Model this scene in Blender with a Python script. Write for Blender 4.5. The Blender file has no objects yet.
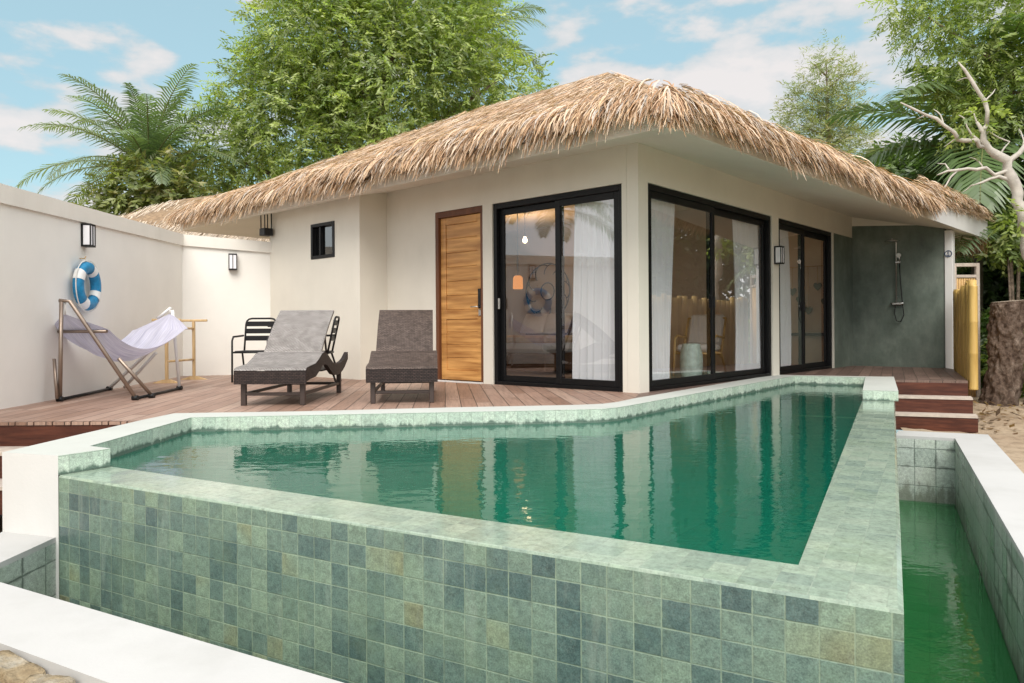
import bpy, math, random
import numpy as np
from mathutils import Vector, Matrix, noise as mnoise

random.seed(7)
RNG = np.random.default_rng(11)
sc = bpy.context.scene
COL = sc.collection
R = math.radians
WM = {}          # world matrix of every root / part while building

# ------------------------------------------------------------------ materials
def mat(name):
    m = bpy.data.materials.new(name); m.use_nodes = True
    nt = m.node_tree; nt.nodes.clear()
    out = nt.nodes.new('ShaderNodeOutputMaterial')
    return m, nt, out
def N(nt, t, **kw):
    n = nt.nodes.new('ShaderNode' + t)
    for k, v in kw.items():
        if k.startswith('i_'):
            key = k[2:]
            key = int(key) if key.isdigit() else key.replace('_', ' ')
            n.inputs[key].default_value = v
        else: setattr(n, k, v)
    return n
def L(nt, a, b): nt.links.new(a, b)
def ramp(nt, fac, stops, interp='LINEAR'):
    r = N(nt, 'ValToRGB'); r.color_ramp.interpolation = interp
    el = r.color_ramp.elements
    while len(el) < len(stops): el.new(0.5)
    for e, (p, c) in zip(el, stops):
        e.position = p; e.color = (*c, 1) if len(c) == 3 else c
    L(nt, fac, r.inputs['Fac']); return r.outputs['Color']
def math_(nt, op, a, b=None, c=None):
    n = N(nt, 'Math', operation=op)
    for i, v in enumerate((a, b, c)):
        if v is None: continue
        if isinstance(v, (int, float)): n.inputs[i].default_value = v
        else: L(nt, v, n.inputs[i])
    return n.outputs[0]
def mixc(nt, fac, a, b, blend='MIX'):
    n = N(nt, 'Mix', data_type='RGBA', blend_type=blend)
    for k, v in (('Factor', fac), ('A', a), ('B', b)):
        s = [i for i in n.inputs if i.name == k and (i.type == 'VALUE' if k == 'Factor' else i.type == 'RGBA')][0]
        if isinstance(v, (int, float)): s.default_value = v
        elif isinstance(v, tuple): s.default_value = (*v, 1)
        else: L(nt, v, s)
    return [o for o in n.outputs if o.type == 'RGBA'][0]
def noise(nt, vec, scale, detail=4, rough=.55, out='Fac'):
    n = N(nt, 'TexNoise', i_Scale=scale, i_Detail=detail, i_Roughness=rough)
    if vec is not None: L(nt, vec, n.inputs['Vector'])
    return n.outputs[out]
def mapping(nt, vec, scale=(1, 1, 1), rot=(0, 0, 0)):
    m = N(nt, 'Mapping'); m.inputs['Scale'].default_value = scale; m.inputs['Rotation'].default_value = rot
    L(nt, vec, m.inputs['Vector']); return m.outputs[0]
def bsdf(nt, out, col, rough=.8, bump=None, bstr=.3, bdist=.01, spec=.5, metal=0., trans=0., transcol=None):
    p = N(nt, 'BsdfPrincipled')
    for k, v in (('Base Color', col), ('Roughness', rough), ('Metallic', metal), ('Specular IOR Level', spec)):
        if isinstance(v, (int, float)): p.inputs[k].default_value = v
        elif isinstance(v, tuple): p.inputs[k].default_value = (*v, 1)
        else: L(nt, v, p.inputs[k])
    if bump is not None:
        b = N(nt, 'Bump', i_Strength=bstr, i_Distance=bdist)
        L(nt, bump, b.inputs['Height']); L(nt, b.outputs[0], p.inputs['Normal'])
    s = p.outputs[0]
    if trans:
        t = N(nt, 'BsdfTranslucent')
        c = transcol if transcol is not None else col
        if isinstance(c, tuple): t.inputs['Color'].default_value = (*c, 1)
        else: L(nt, c, t.inputs['Color'])
        mx = N(nt, 'MixShader', i_Fac=trans)
        L(nt, s, mx.inputs[1]); L(nt, t.outputs[0], mx.inputs[2]); s = mx.outputs[0]
    L(nt, s, out.inputs['Surface'])
    return p
def texco(nt, o='Object'): return N(nt, 'TexCoord').outputs[o]
def uvco(nt): return N(nt, 'UVMap', uv_map='uv').outputs[0]

def M_plain(name, c, rough=.6, var=.08, scale=6., metal=0., spec=.5, bump=.0, bscale=40., bd=.004):
    m, nt, out = mat(name); o = texco(nt)
    n = noise(nt, o, scale)
    lo = tuple(x*(1-var) for x in c); hi = tuple(min(1, x*(1+var)) for x in c)
    col = ramp(nt, n, [(.3, lo), (.7, hi)])
    bp = noise(nt, o, bscale, 3) if bump else None
    bsdf(nt, out, col, rough, bp, bump, bd, spec, metal)
    return m
def M_plaster(name, c, stain=.12):
    m, nt, out = mat(name); o = texco(nt)
    a = noise(nt, o, 1.1, 5, .6); b = noise(nt, mapping(nt, o, (1.1, 1.1, .4)), 1.6, 6, .62)
    col = ramp(nt, a, [(.3, tuple(x*.95 for x in c)), (.7, tuple(min(1, x*1.03) for x in c))])
    f = math_(nt, 'MULTIPLY', ramp(nt, b, [(.5, (0, 0, 0)), (.8, (1, 1, 1))]), stain)
    col = mixc(nt, f, col, (c[0]*.55, c[1]*.55, c[2]*.5))
    h = math_(nt, 'ADD', noise(nt, o, 60, 3), math_(nt, 'MULTIPLY', noise(nt, o, 5, 3), 1.5))
    bsdf(nt, out, col, .92, h, .18, .004, .25)
    return m
def M_col(name, rough=.8, var=.18, scale=30., trans=0., spec=.3, gain=1.):
    """colour from the per-face attribute 'col' (each leaf / reed has its own colour)"""
    m, nt, out = mat(name)
    a = N(nt, 'Attribute', attribute_name='col').outputs['Color']
    n = noise(nt, texco(nt), scale, 2)
    col = mixc(nt, 1., a, ramp(nt, n, [(.25, (1-var,)*3), (.75, (1+var,)*3)]), 'MULTIPLY')
    tc = mixc(nt, 1., col, (1.25*gain, 1.35*gain, .6*gain), 'MULTIPLY') if trans else None
    bsdf(nt, out, col, rough, None, spec=spec, trans=trans, transcol=tc)
    return m

def M_tile(name, stops, size=.1, grout=(.33, .42, .30), rough=(.25, .6), gw=.024, stain=None, stain_col=(.03, .05, .045), top=None, bstr=.35, mould=0., speck=1.):
    m, nt, out = mat(name); uv = uvco(nt); o = texco(nt)
    s = mapping(nt, uv, (1/size, 1/size, 1/size))
    fl = N(nt, 'VectorMath', operation='FLOOR'); L(nt, s, fl.inputs[0])
    fr = N(nt, 'VectorMath', operation='FRACTION'); L(nt, s, fr.inputs[0])
    wn = N(nt, 'TexWhiteNoise', noise_dimensions='3D'); L(nt, fl.outputs[0], wn.inputs['Vector'])
    big = noise(nt, mapping(nt, uv, (1, 1, 1)), 1.3, 3)
    v = math_(nt, 'ADD', math_(nt, 'MULTIPLY', wn.outputs['Value'], .60), math_(nt, 'MULTIPLY', math_(nt, 'SUBTRACT', big, .32), 1.15))
    col = ramp(nt, v, stops)
    # mottled stone grain inside a tile
    off = N(nt, 'VectorMath', operation='MULTIPLY_ADD'); L(nt, wn.outputs['Color'], off.inputs[0]); off.inputs[1].default_value = (9, 9, 9); L(nt, uv, off.inputs[2])
    g1 = noise(nt, off.outputs[0], 32, 6, .72); g2 = noise(nt, off.outputs[0], 150, 3, .75)
    col = mixc(nt, 1., col, ramp(nt, g1, [(.28, (.62, .62, .62)), (.5, (1, 1, 1)), (.75, (1.28, 1.3, 1.24))]), 'MULTIPLY')
    col = mixc(nt, 1., col, ramp(nt, g2, [(.32, (1-.34*speck,)*3), (.68, (1+.32*speck,)*3)]), 'MULTIPLY')
    pits = ramp(nt, noise(nt, off.outputs[0], 55, 2, .5), [(.70, (0, 0, 0)), (.76, (1, 1, 1))])
    col = mixc(nt, math_(nt, 'MULTIPLY', pits, .55), col, (.06, .07, .06))
    # yellow-green algae film in soft patches
    al = ramp(nt, noise(nt, uv, 2.3, 4, .6), [(.5, (0, 0, 0)), (.75, (1, 1, 1))])
    col = mixc(nt, math_(nt, 'MULTIPLY', al, .22), col, (.30, .40, .20))
    # pale lime runs down the wall and dark damp blots, both crossing the joints
    lime = ramp(nt, noise(nt, mapping(nt, uv, (7, .9, 1)), 1.6, 5, .65), [(.56, (0, 0, 0)), (.74, (1, 1, 1))])
    col = mixc(nt, math_(nt, 'MULTIPLY', lime, .32), col, (.40, .46, .38))
    damp = ramp(nt, noise(nt, mapping(nt, uv, (1, 1, 1)), 3.4, 5, .7), [(.60, (0, 0, 0)), (.74, (1, 1, 1))])
    col = mixc(nt, math_(nt, 'MULTIPLY', damp, .35), col, (.10, .125, .085))
    vein = ramp(nt, math_(nt, 'ABSOLUTE', math_(nt, 'SUBTRACT', noise(nt, off.outputs[0], 13, 4, .6), .5)), [(.0, (1, 1, 1)), (.03, (0, 0, 0))])
    col = mixc(nt, math_(nt, 'MULTIPLY', vein, .07), col, (.36, .41, .34))
    sx = N(nt, 'SeparateXYZ'); L(nt, fr.outputs[0], sx.inputs[0])
    def edge(c):
        return math_(nt, 'MINIMUM', c, math_(nt, 'SUBTRACT', 1., c))
    e = math_(nt, 'MINIMUM', edge(sx.outputs[0]), edge(sx.outputs[1]))
    e = math_(nt, 'ADD', e, math_(nt, 'MULTIPLY', math_(nt, 'SUBTRACT', noise(nt, uv, 45, 4), .5), .06))
    gm = ramp(nt, e, [(gw*.6, (1, 1, 1)), (gw*1.5, (0, 0, 0))])
    gcol = ramp(nt, noise(nt, uv, 4, 4), [(.35, tuple(x*.55 for x in grout)), (.6, grout)])
    col = mixc(nt, math_(nt, 'MULTIPLY', gm, .62), col, gcol)
    rg = ramp(nt, wn.outputs['Value'], [(0, (rough[0],)*3), (1, (rough[1],)*3)])
    if stain:
        zc = N(nt, 'SeparateXYZ'); L(nt, N(nt, 'NewGeometry').outputs['Position'], zc.inputs[0])
        z0, z1, amt = stain
        t = math_(nt, 'DIVIDE', math_(nt, 'SUBTRACT', zc.outputs[2], z0), z1-z0)
        nn = noise(nt, mapping(nt, uv, (14, 4, 4)), 1., 4, .6)
        t = math_(nt, 'ADD', t, math_(nt, 'MULTIPLY', math_(nt, 'SUBTRACT', nn, .5), 1.7))
        f = ramp(nt, t, [(.25, (1, 1, 1)), (.55, (0, 0, 0))])
        col = mixc(nt, math_(nt, 'MULTIPLY', f, amt), col, stain_col)
    if mould:      # black growth that creeps out of the joints
        mm = math_(nt, 'ADD', noise(nt, uv, 1.7, 4, .6), math_(nt, 'MULTIPLY', math_(nt, 'SUBTRACT', .12, e), .9))
        col = mixc(nt, math_(nt, 'MULTIPLY', ramp(nt, mm, [(.56, (0, 0, 0)), (.64, (1, 1, 1))]), mould), col, (.022, .028, .022))
    h = math_(nt, 'ADD', math_(nt, 'MULTIPLY', gm, -1.), math_(nt, 'MULTIPLY', g1, .5))
    bsdf(nt, out, col, rg, h, bstr, .004, .5)
    return m

def M_planks(name, stops, width=.15, gap=.026, rough=.5, gapcol=(.04, .028, .022), along=40.):
    """boards run along v; each board gets its own tone"""
    m, nt, out = mat(name); uv = uvco(nt)
    sx = N(nt, 'SeparateXYZ'); L(nt, uv, sx.inputs[0])
    s = math_(nt, 'DIVIDE', sx.outputs[0], width)
    bi = math_(nt, 'FLOOR', s); bf = math_(nt, 'FRACT', s)
    # end joints
    w0 = N(nt, 'TexWhiteNoise', noise_dimensions='1D'); L(nt, bi, w0.inputs['W'])
    ln = math_(nt, 'ADD', math_(nt, 'DIVIDE', sx.outputs[1], 2.6), math_(nt, 'MULTIPLY', w0.outputs['Value'], 7.))
    li = math_(nt, 'FLOOR', ln); lf = math_(nt, 'FRACT', ln)
    cv = N(nt, 'CombineXYZ'); L(nt, bi, cv.inputs[0]); L(nt, li, cv.inputs[1])
    wn = N(nt, 'TexWhiteNoise', noise_dimensions='3D'); L(nt, cv.outputs[0], wn.inputs['Vector'])
    col = ramp(nt, wn.outputs['Value'], stops)
    off = N(nt, 'VectorMath', operation='MULTIPLY_ADD'); L(nt, wn.outputs['Color'], off.inputs[0]); off.inputs[1].default_value = (5, 5, 5); L(nt, uv, off.inputs[2])
    gr = noise(nt, mapping(nt, off.outputs[0], (along, 1.6, 1)), 1.5, 6, .65)
    col = mixc(nt, 1., col, ramp(nt, gr, [(.25, (.55, .55, .55)), (.5, (1, 1, 1)), (.8, (1.3, 1.28, 1.25))]), 'MULTIPLY')
    wear = noise(nt, uv, 1.4, 5, .6)
    col = mixc(nt, ramp(nt, wear, [(.45, (0, 0, 0)), (.8, (.55, .55, .55))]), col, mixc(nt, 1., col, (1.5, 1.5, 1.5), 'MULTIPLY'))
    e = math_(nt, 'MINIMUM', bf, math_(nt, 'SUBTRACT', 1., bf))
    gm = ramp(nt, e, [(gap*.7, (1, 1, 1)), (gap*1.2, (0, 0, 0))])
    e2 = math_(nt, 'MINIMUM', lf, math_(nt, 'SUBTRACT', 1., lf))
    gm2 = ramp(nt, e2, [(.0008, (1, 1, 1)), (.0016, (0, 0, 0))])
    gmx = math_(nt, 'MAXIMUM', gm, gm2)
    col = mixc(nt, gmx, col, gapcol)
    h = math_(nt, 'ADD', math_(nt, 'MULTIPLY', gmx, -2.), math_(nt, 'MULTIPLY', gr, .4))
    bsdf(nt, out, col, rough, h, .5, .006, .4)
    return m

def M_wood(name, c0, c1, scale=(2, 2, 30), rough=.5, ring=3., spec=.4):
    m, nt, out = mat(name); o = texco(nt)
    v = mapping(nt, o, scale)
    w = noise(nt, v, 1.2, 6, .6); k = noise(nt, mapping(nt, o, tuple(s*.35 for s in scale)), 1.7, 3)
    col = ramp(nt, w, [(.3, c0), (.7, c1)])
    col = mixc(nt, 1., col, ramp(nt, k, [(.3, (.75, .72, .7)), (.7, (1.15, 1.15, 1.12))]), 'MULTIPLY')
    bsdf(nt, out, col, rough, w, .15, .003, spec)
    return m

def M_wicker(name, c0, c1):
    m, nt, out = mat(name); uv = uvco(nt)
    b = N(nt, 'TexBrick', i_Scale=1.0); b.offset = .5
    b.inputs['Brick Width'].default_value = .034; b.inputs['Row Height'].default_value = .015
    b.inputs['Mortar Size'].default_value = .0026; b.inputs['Mortar Smooth'].default_value = .6
    b.inputs['Color1'].default_value = (*c0, 1); b.inputs['Color2'].default_value = (*c1, 1)
    b.inputs['Mortar'].default_value = (.006, .005, .005, 1); b.inputs['Bias'].default_value = 0
    L(nt, uv, b.inputs['Vector'])
    n = noise(nt, uv, 9, 4)
    col = mixc(nt, 1., b.outputs['Color'], ramp(nt, n, [(.3, (.8,)*3), (.7, (1.2,)*3)]), 'MULTIPLY')
    h = math_(nt, 'SUBTRACT', 1., b.outputs['Fac'])
    bsdf(nt, out, col, .5, h, .9, .006, .3)
    return m

def schlick(nt, f0, normal=None):
    g = N(nt, 'NewGeometry'); d = N(nt, 'VectorMath', operation='DOT_PRODUCT')
    L(nt, g.outputs['Incoming'], d.inputs[0]); L(nt, normal if normal is not None else g.outputs['Normal'], d.inputs[1])
    c = math_(nt, 'SUBTRACT', 1., math_(nt, 'MINIMUM', math_(nt, 'ABSOLUTE', d.outputs['Value']), 1.))
    return math_(nt, 'ADD', f0, math_(nt, 'MULTIPLY', math_(nt, 'POWER', c, 5.), 1-f0))
def M_glass(name, tint=(.98, .99, .99), refl=1.0):
    m, nt, out = mat(name)
    f = schlick(nt, .043)
    t = N(nt, 'BsdfTransparent'); t.inputs['Color'].default_value = (*tint, 1)
    g = N(nt, 'BsdfGlossy'); g.inputs['Roughness'].default_value = .0; g.inputs['Color'].default_value = (1, 1, 1, 1)
    # double pane: two faces reflect, a little coating
    fac = math_(nt, 'MINIMUM', math_(nt, 'ADD', math_(nt, 'MULTIPLY', f, 2.3*refl), .06), .95)
    wob = N(nt, 'Bump', i_Strength=.03, i_Distance=.02); L(nt, noise(nt, texco(nt), 1.2, 1), wob.inputs['Height'])
    L(nt, wob.outputs[0], g.inputs['Normal'])
    mx = N(nt, 'MixShader'); L(nt, fac, mx.inputs[0]); L(nt, t.outputs[0], mx.inputs[1]); L(nt, g.outputs[0], mx.inputs[2])
    L(nt, mx.outputs[0], out.inputs['Surface'])
    return m
def M_water(name, absorb, density, tint=(.8, .97, .9), bump=.09, scatter=None):
    m, nt, out = mat(name); o = texco(nt)
    h = math_(nt, 'ADD', noise(nt, mapping(nt, o, (1, 1.5, 1)), 4.2, 3, .5), math_(nt, 'MULTIPLY', noise(nt, o, 16, 2), .22))
    b = N(nt, 'Bump', i_Strength=bump, i_Distance=.05); L(nt, h, b.inputs['Height'])
    f = schlick(nt, .024, b.outputs[0])
    t = N(nt, 'BsdfTransparent'); t.inputs['Color'].default_value = (*tint, 1)
    s = t.outputs[0]
    if scatter:      # the cloudy green body of the water, seen just under the surface
        d = N(nt, 'BsdfDiffuse'); d.inputs['Color'].default_value = (*scatter[0], 1)
        m1 = N(nt, 'MixShader', i_Fac=scatter[1]); L(nt, s, m1.inputs[1]); L(nt, d.outputs[0], m1.inputs[2]); s = m1.outputs[0]
    g = N(nt, 'BsdfGlossy'); g.inputs['Roughness'].default_value = .02; L(nt, b.outputs[0], g.inputs['Normal'])
    mx = N(nt, 'MixShader'); L(nt, math_(nt, 'MINIMUM', math_(nt, 'MULTIPLY', f, 1.05), .95), mx.inputs[0]); L(nt, s, mx.inputs[1]); L(nt, g.outputs[0], mx.inputs[2])
    L(nt, mx.outputs[0], out.inputs['Surface'])
    v = N(nt, 'VolumeAbsorption', i_Density=density); v.inputs['Color'].default_value = (*absorb, 1)
    L(nt, v.outputs[0], out.inputs['Volume'])
    m2, nt2, out2 = mat(name + '_side')
    t2 = N(nt2, 'BsdfTransparent'); L(nt2, t2.outputs[0], out2.inputs['Surface'])
    v2 = N(nt2, 'VolumeAbsorption', i_Density=density); v2.inputs['Color'].default_value = (*absorb, 1)
    L(nt2, v2.outputs[0], out2.inputs['Volume'])
    return m, m2
def M_emit(name, c, s):
    m, nt, out = mat(name); e = N(nt, 'Emission', i_Strength=s); e.inputs['Color'].default_value = (*c, 1)
    L(nt, e.outputs[0], out.inputs['Surface']); return m
def M_sheer(name, c):
    m, nt, out = mat(name)
    d = N(nt, 'BsdfDiffuse'); d.inputs['Color'].default_value = (*c, 1)
    t = N(nt, 'BsdfTranslucent'); t.inputs['Color'].default_value = (*c, 1)
    tr = N(nt, 'BsdfTransparent')
    a = N(nt, 'MixShader', i_Fac=.22); L(nt, d.outputs[0], a.inputs[1]); L(nt, t.outputs[0], a.inputs[2])
    b = N(nt, 'MixShader', i_Fac=.03); L(nt, a.outputs[0], b.inputs[1]); L(nt, tr.outputs[0], b.inputs[2])
    L(nt, b.outputs[0], out.inputs['Surface']); return m

TS = [(.0, (.052, .092, .092)), (.2, (.085, .140, .130)), (.40, (.128, .196, .168)), (.60, (.168, .242, .188)), (.76, (.21, .292, .215)), (.88, (.205, .235, .145)), (.97, (.17, .17, .105)), (1, (.15, .145, .095))]
TL = [(.0, (.20, .27, .235)), (.3, (.26, .34, .275)), (.6, (.30, .385, .305)), (1, (.35, .42, .335))]
TC = [(.0, (.42, .52, .44)), (.5, (.50, .60, .51)), (1, (.58, .66, .56))]
TP = [(.0, (.13, .24, .19)), (.5, (.21, .34, .27)), (1, (.28, .42, .33))]
TB = [(.0, (.30, .36, .32)), (.4, (.40, .46, .42)), (1, (.50, .54, .49))]
def M_cement(name):
    m, nt, out = mat(name); o = texco(nt)
    a = noise(nt, o, 1.6, 6, .65); b = noise(nt, mapping(nt, o, (1, 1, .5)), 5, 6, .7)
    col = ramp(nt, a, [(.28, (.095, .122, .10)), (.5, (.14, .172, .145)), (.72, (.195, .228, .195))])
    col = mixc(nt, 1., col, ramp(nt, b, [(.25, (.72,)*3), (.75, (1.25,)*3)]), 'MULTIPLY')
    bsdf(nt, out, col, .6, b, .15, .004, .35); return m
MT = dict(
    plaster=M_plaster('cream_plaster', (.71, .672, .592), .14),
    wallp=M_plaster('garden_wall_plaster', (.83, .81, .765), .06),
    wallcap=M_plaster('wall_cap_plaster', (.76, .73, .67), .25),
    soffit=M_plaster('soffit_board', (.76, .71, .63), .05),
    white=M_plaster('white_paint', (.66, .655, .64), .14),
    coppaint=M_plaster('white_coping_paint', (.50, .498, .49), .30),
    green=M_cement('green_cement'),
    tile=M_tile('green_stone_tile', TS, .1, stain=(-1.1, -.55, .35)),  # front wall tile, darker towards the foot
    ledge=M_tile('wet_ledge_tile', TL, .11, grout=(.36, .43, .35), rough=(.06, .16), gw=.012, bstr=.12, speck=.35),
    cside=M_tile('coping_side_tile', TC, .1, grout=(.36, .43, .36), stain=(-.12, -.05, .85), stain_col=(.05, .10, .075)),
    ptile=M_tile('pool_inside_tile', TP, .2, grout=(.25, .36, .28)),
    btile=M_tile('basin_wall_tile', TB, .2, grout=(.12, .16, .14), stain=(-1.25, -.75, .6), stain_col=(.10, .10, .07), mould=.5),
    ctop=M_plaster('coping_top_stone', (.50, .52, .49), .2),
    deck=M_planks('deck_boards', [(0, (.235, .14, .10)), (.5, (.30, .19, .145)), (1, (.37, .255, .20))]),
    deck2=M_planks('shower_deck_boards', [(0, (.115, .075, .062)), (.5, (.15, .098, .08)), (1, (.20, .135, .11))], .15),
    step=M_wood('red_step_wood', (.05, .013, .008), (.115, .036, .02), (3, 3, 26), .32),
    stepside=M_plain('step_edge_concrete', (.50, .43, .37), .8, .15, 12),
    black=M_plain('black_aluminium', (.005, .005, .0055), .45, .1, spec=.25),
    blackm=M_plain('black_powder_coat', (.012, .012, .013), .5, .1, spec=.3),
    glass=M_glass('window_glass'), glass2=M_glass('dark_window_glass', (.35, .37, .38)),
    door=M_wood('teak_door', (.42, .185, .05), (.70, .38, .13), (1.2, 1.2, 16), .42),
    doorf=M_wood('dark_door_frame', (.10, .035, .015), (.16, .06, .026), (8, 8, 1), .5),
    steel=M_plain('brushed_steel', (.55, .54, .52), .3, .05, metal=1.),
    bronze=M_plain('bronze_tube', (.30, .235, .19), .35, .1, metal=.7),
    tube_sheen=M_plain('reflection_toned_tube', (.78, .77, .75), .35, .04),  # far hammock legs: reflected light put into a whitish colour
    wick=M_wicker('dark_wicker', (.062, .042, .038), (.036, .026, .024)),
    wickt=M_wicker('brown_wicker_seat', (.17, .125, .105), (.085, .06, .05)),
    wick_sky=M_wicker('sky_sheen_wicker_seat', (.42, .39, .37), (.31, .28, .265)),  # left lounger's seat: same wicker, sky reflection put into a lighter colour
    legm=M_plain('dark_leg_metal', (.05, .035, .03), .45, .1),
    thatch=M_col('thatch_reed', .75, .2, 40., .12),
    thatchb=M_plain('thatch_bed', (.30, .205, .125), .95, .35, 14, bump=.8, bscale=60, bd=.03),
    leaf=M_col('leaf_blade', .5, .15, 4., .5, 1.5),
    frond=M_col('palm_leaflet', .42, .15, 4., .38, 1.3),
    bark=M_plain('grey_bark', (.20, .15, .115), .95, .6, 9, bump=.9, bscale=26, bd=.03),
    pbark=M_plain('palm_bark', (.15, .125, .105), .95, .3, 14, bump=.9, bscale=22, bd=.03),
    pale=M_plain('pale_branch_bark', (.50, .46, .41), .85, .2, 8, bump=.5, bscale=30, bd=.01),
    cut=M_plain('cut_wood', (.50, .42, .33), .85, .15, 10),
    bamboo=M_wood('yellow_bamboo', (.50, .32, .085), (.66, .46, .16), (9, 9, 1.2), .45),
    pine=M_wood('pale_pine', (.58, .40, .20), (.70, .52, .30), (10, 10, 2), .5),
    rope=M_plain('white_rope', (.7, .68, .64), .9, .1),
    blue=M_plain('blue_ring_cover', (.006, .20, .40), .5, .25, 22),
    ringw=M_plain('white_ring_band', (.78, .78, .76), .5, .05),
    diff=M_plain('frosted_lamp_panel', (.86, .85, .88), .45, .03),
    sheer=M_sheer('sheer_curtain', (.93, .94, .97)),
    cush=M_plain('white_cushion', (.72, .69, .66), .95, .06, 9),
    linen=M_plain('bed_linen', (.70, .67, .63), .95, .06, 9),
    navy=M_plain('navy_paint', (.03, .06, .13), .5, .1),
    rattan=M_wood('rattan_frame', (.52, .32, .13), (.62, .42, .20), (9, 9, 3), .45),
    bedw=M_wood('bed_wood', (.10, .05, .025), (.16, .085, .045), (3, 3, 20), .5),
    floor=M_plain('room_floor', (.30, .23, .17), .35, .1, 3),
    inwall=M_plain('room_wall', (.62, .50, .385), .9, .05, 2),
    ceil=M_plain('room_ceiling', (.74, .64, .50), .9, .04, 2),
    counter=M_plain('dark_counter', (.05, .04, .035), .4, .1),
    celadon=M_plain('celadon_glaze', (.50, .62, .56), .18, .2, 16),
    bulb=M_emit('lit_bulb', (1., .70, .40), 3.5), shade=M_emit('lit_lampshade', (1., .36, .09), .38),
)
def M_sand():
    m, nt, out = mat('sandy_soil'); o = texco(nt)
    a = noise(nt, o, .8, 6, .65); b = noise(nt, o, 7, 5, .7); c = noise(nt, o, 45, 4, .7)
    col = ramp(nt, a, [(.3, (.34, .25, .17)), (.7, (.50, .40, .29))])
    col = mixc(nt, 1., col, ramp(nt, b, [(.25, (.6, .58, .55)), (.5, (1, 1, 1)), (.8, (1.2, 1.2, 1.2))]), 'MULTIPLY')
    litter = ramp(nt, noise(nt, o, 18, 3, .6), [(.62, (0, 0, 0)), (.68, (1, 1, 1))])
    col = mixc(nt, math_(nt, 'MULTIPLY', litter, .7), col, (.15, .085, .045))
    far = N(nt, 'SeparateXYZ'); L(nt, o, far.inputs[0])
    bsdf(nt, out, col, .95, math_(nt, 'ADD', b, c), .6, .03, .2); return m
MT['sand'] = M_sand()
def M_stone():
    m, nt, out = mat('yellow_rubble_stone'); o = texco(nt)
    n = noise(nt, o, 6, 5, .65); k = noise(nt, o, 30, 4, .7)
    col = ramp(nt, n, [(.3, (.24, .175, .10)), (.5, (.33, .26, .165)), (.7, (.38, .35, .29))])
    col = mixc(nt, 1., col, ramp(nt, k, [(.3, (.65,)*3), (.7, (1.2,)*3)]), 'MULTIPLY')
    bsdf(nt, out, col, .95, k, .8, .02, .2); return m
MT['stone'] = M_stone()

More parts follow.
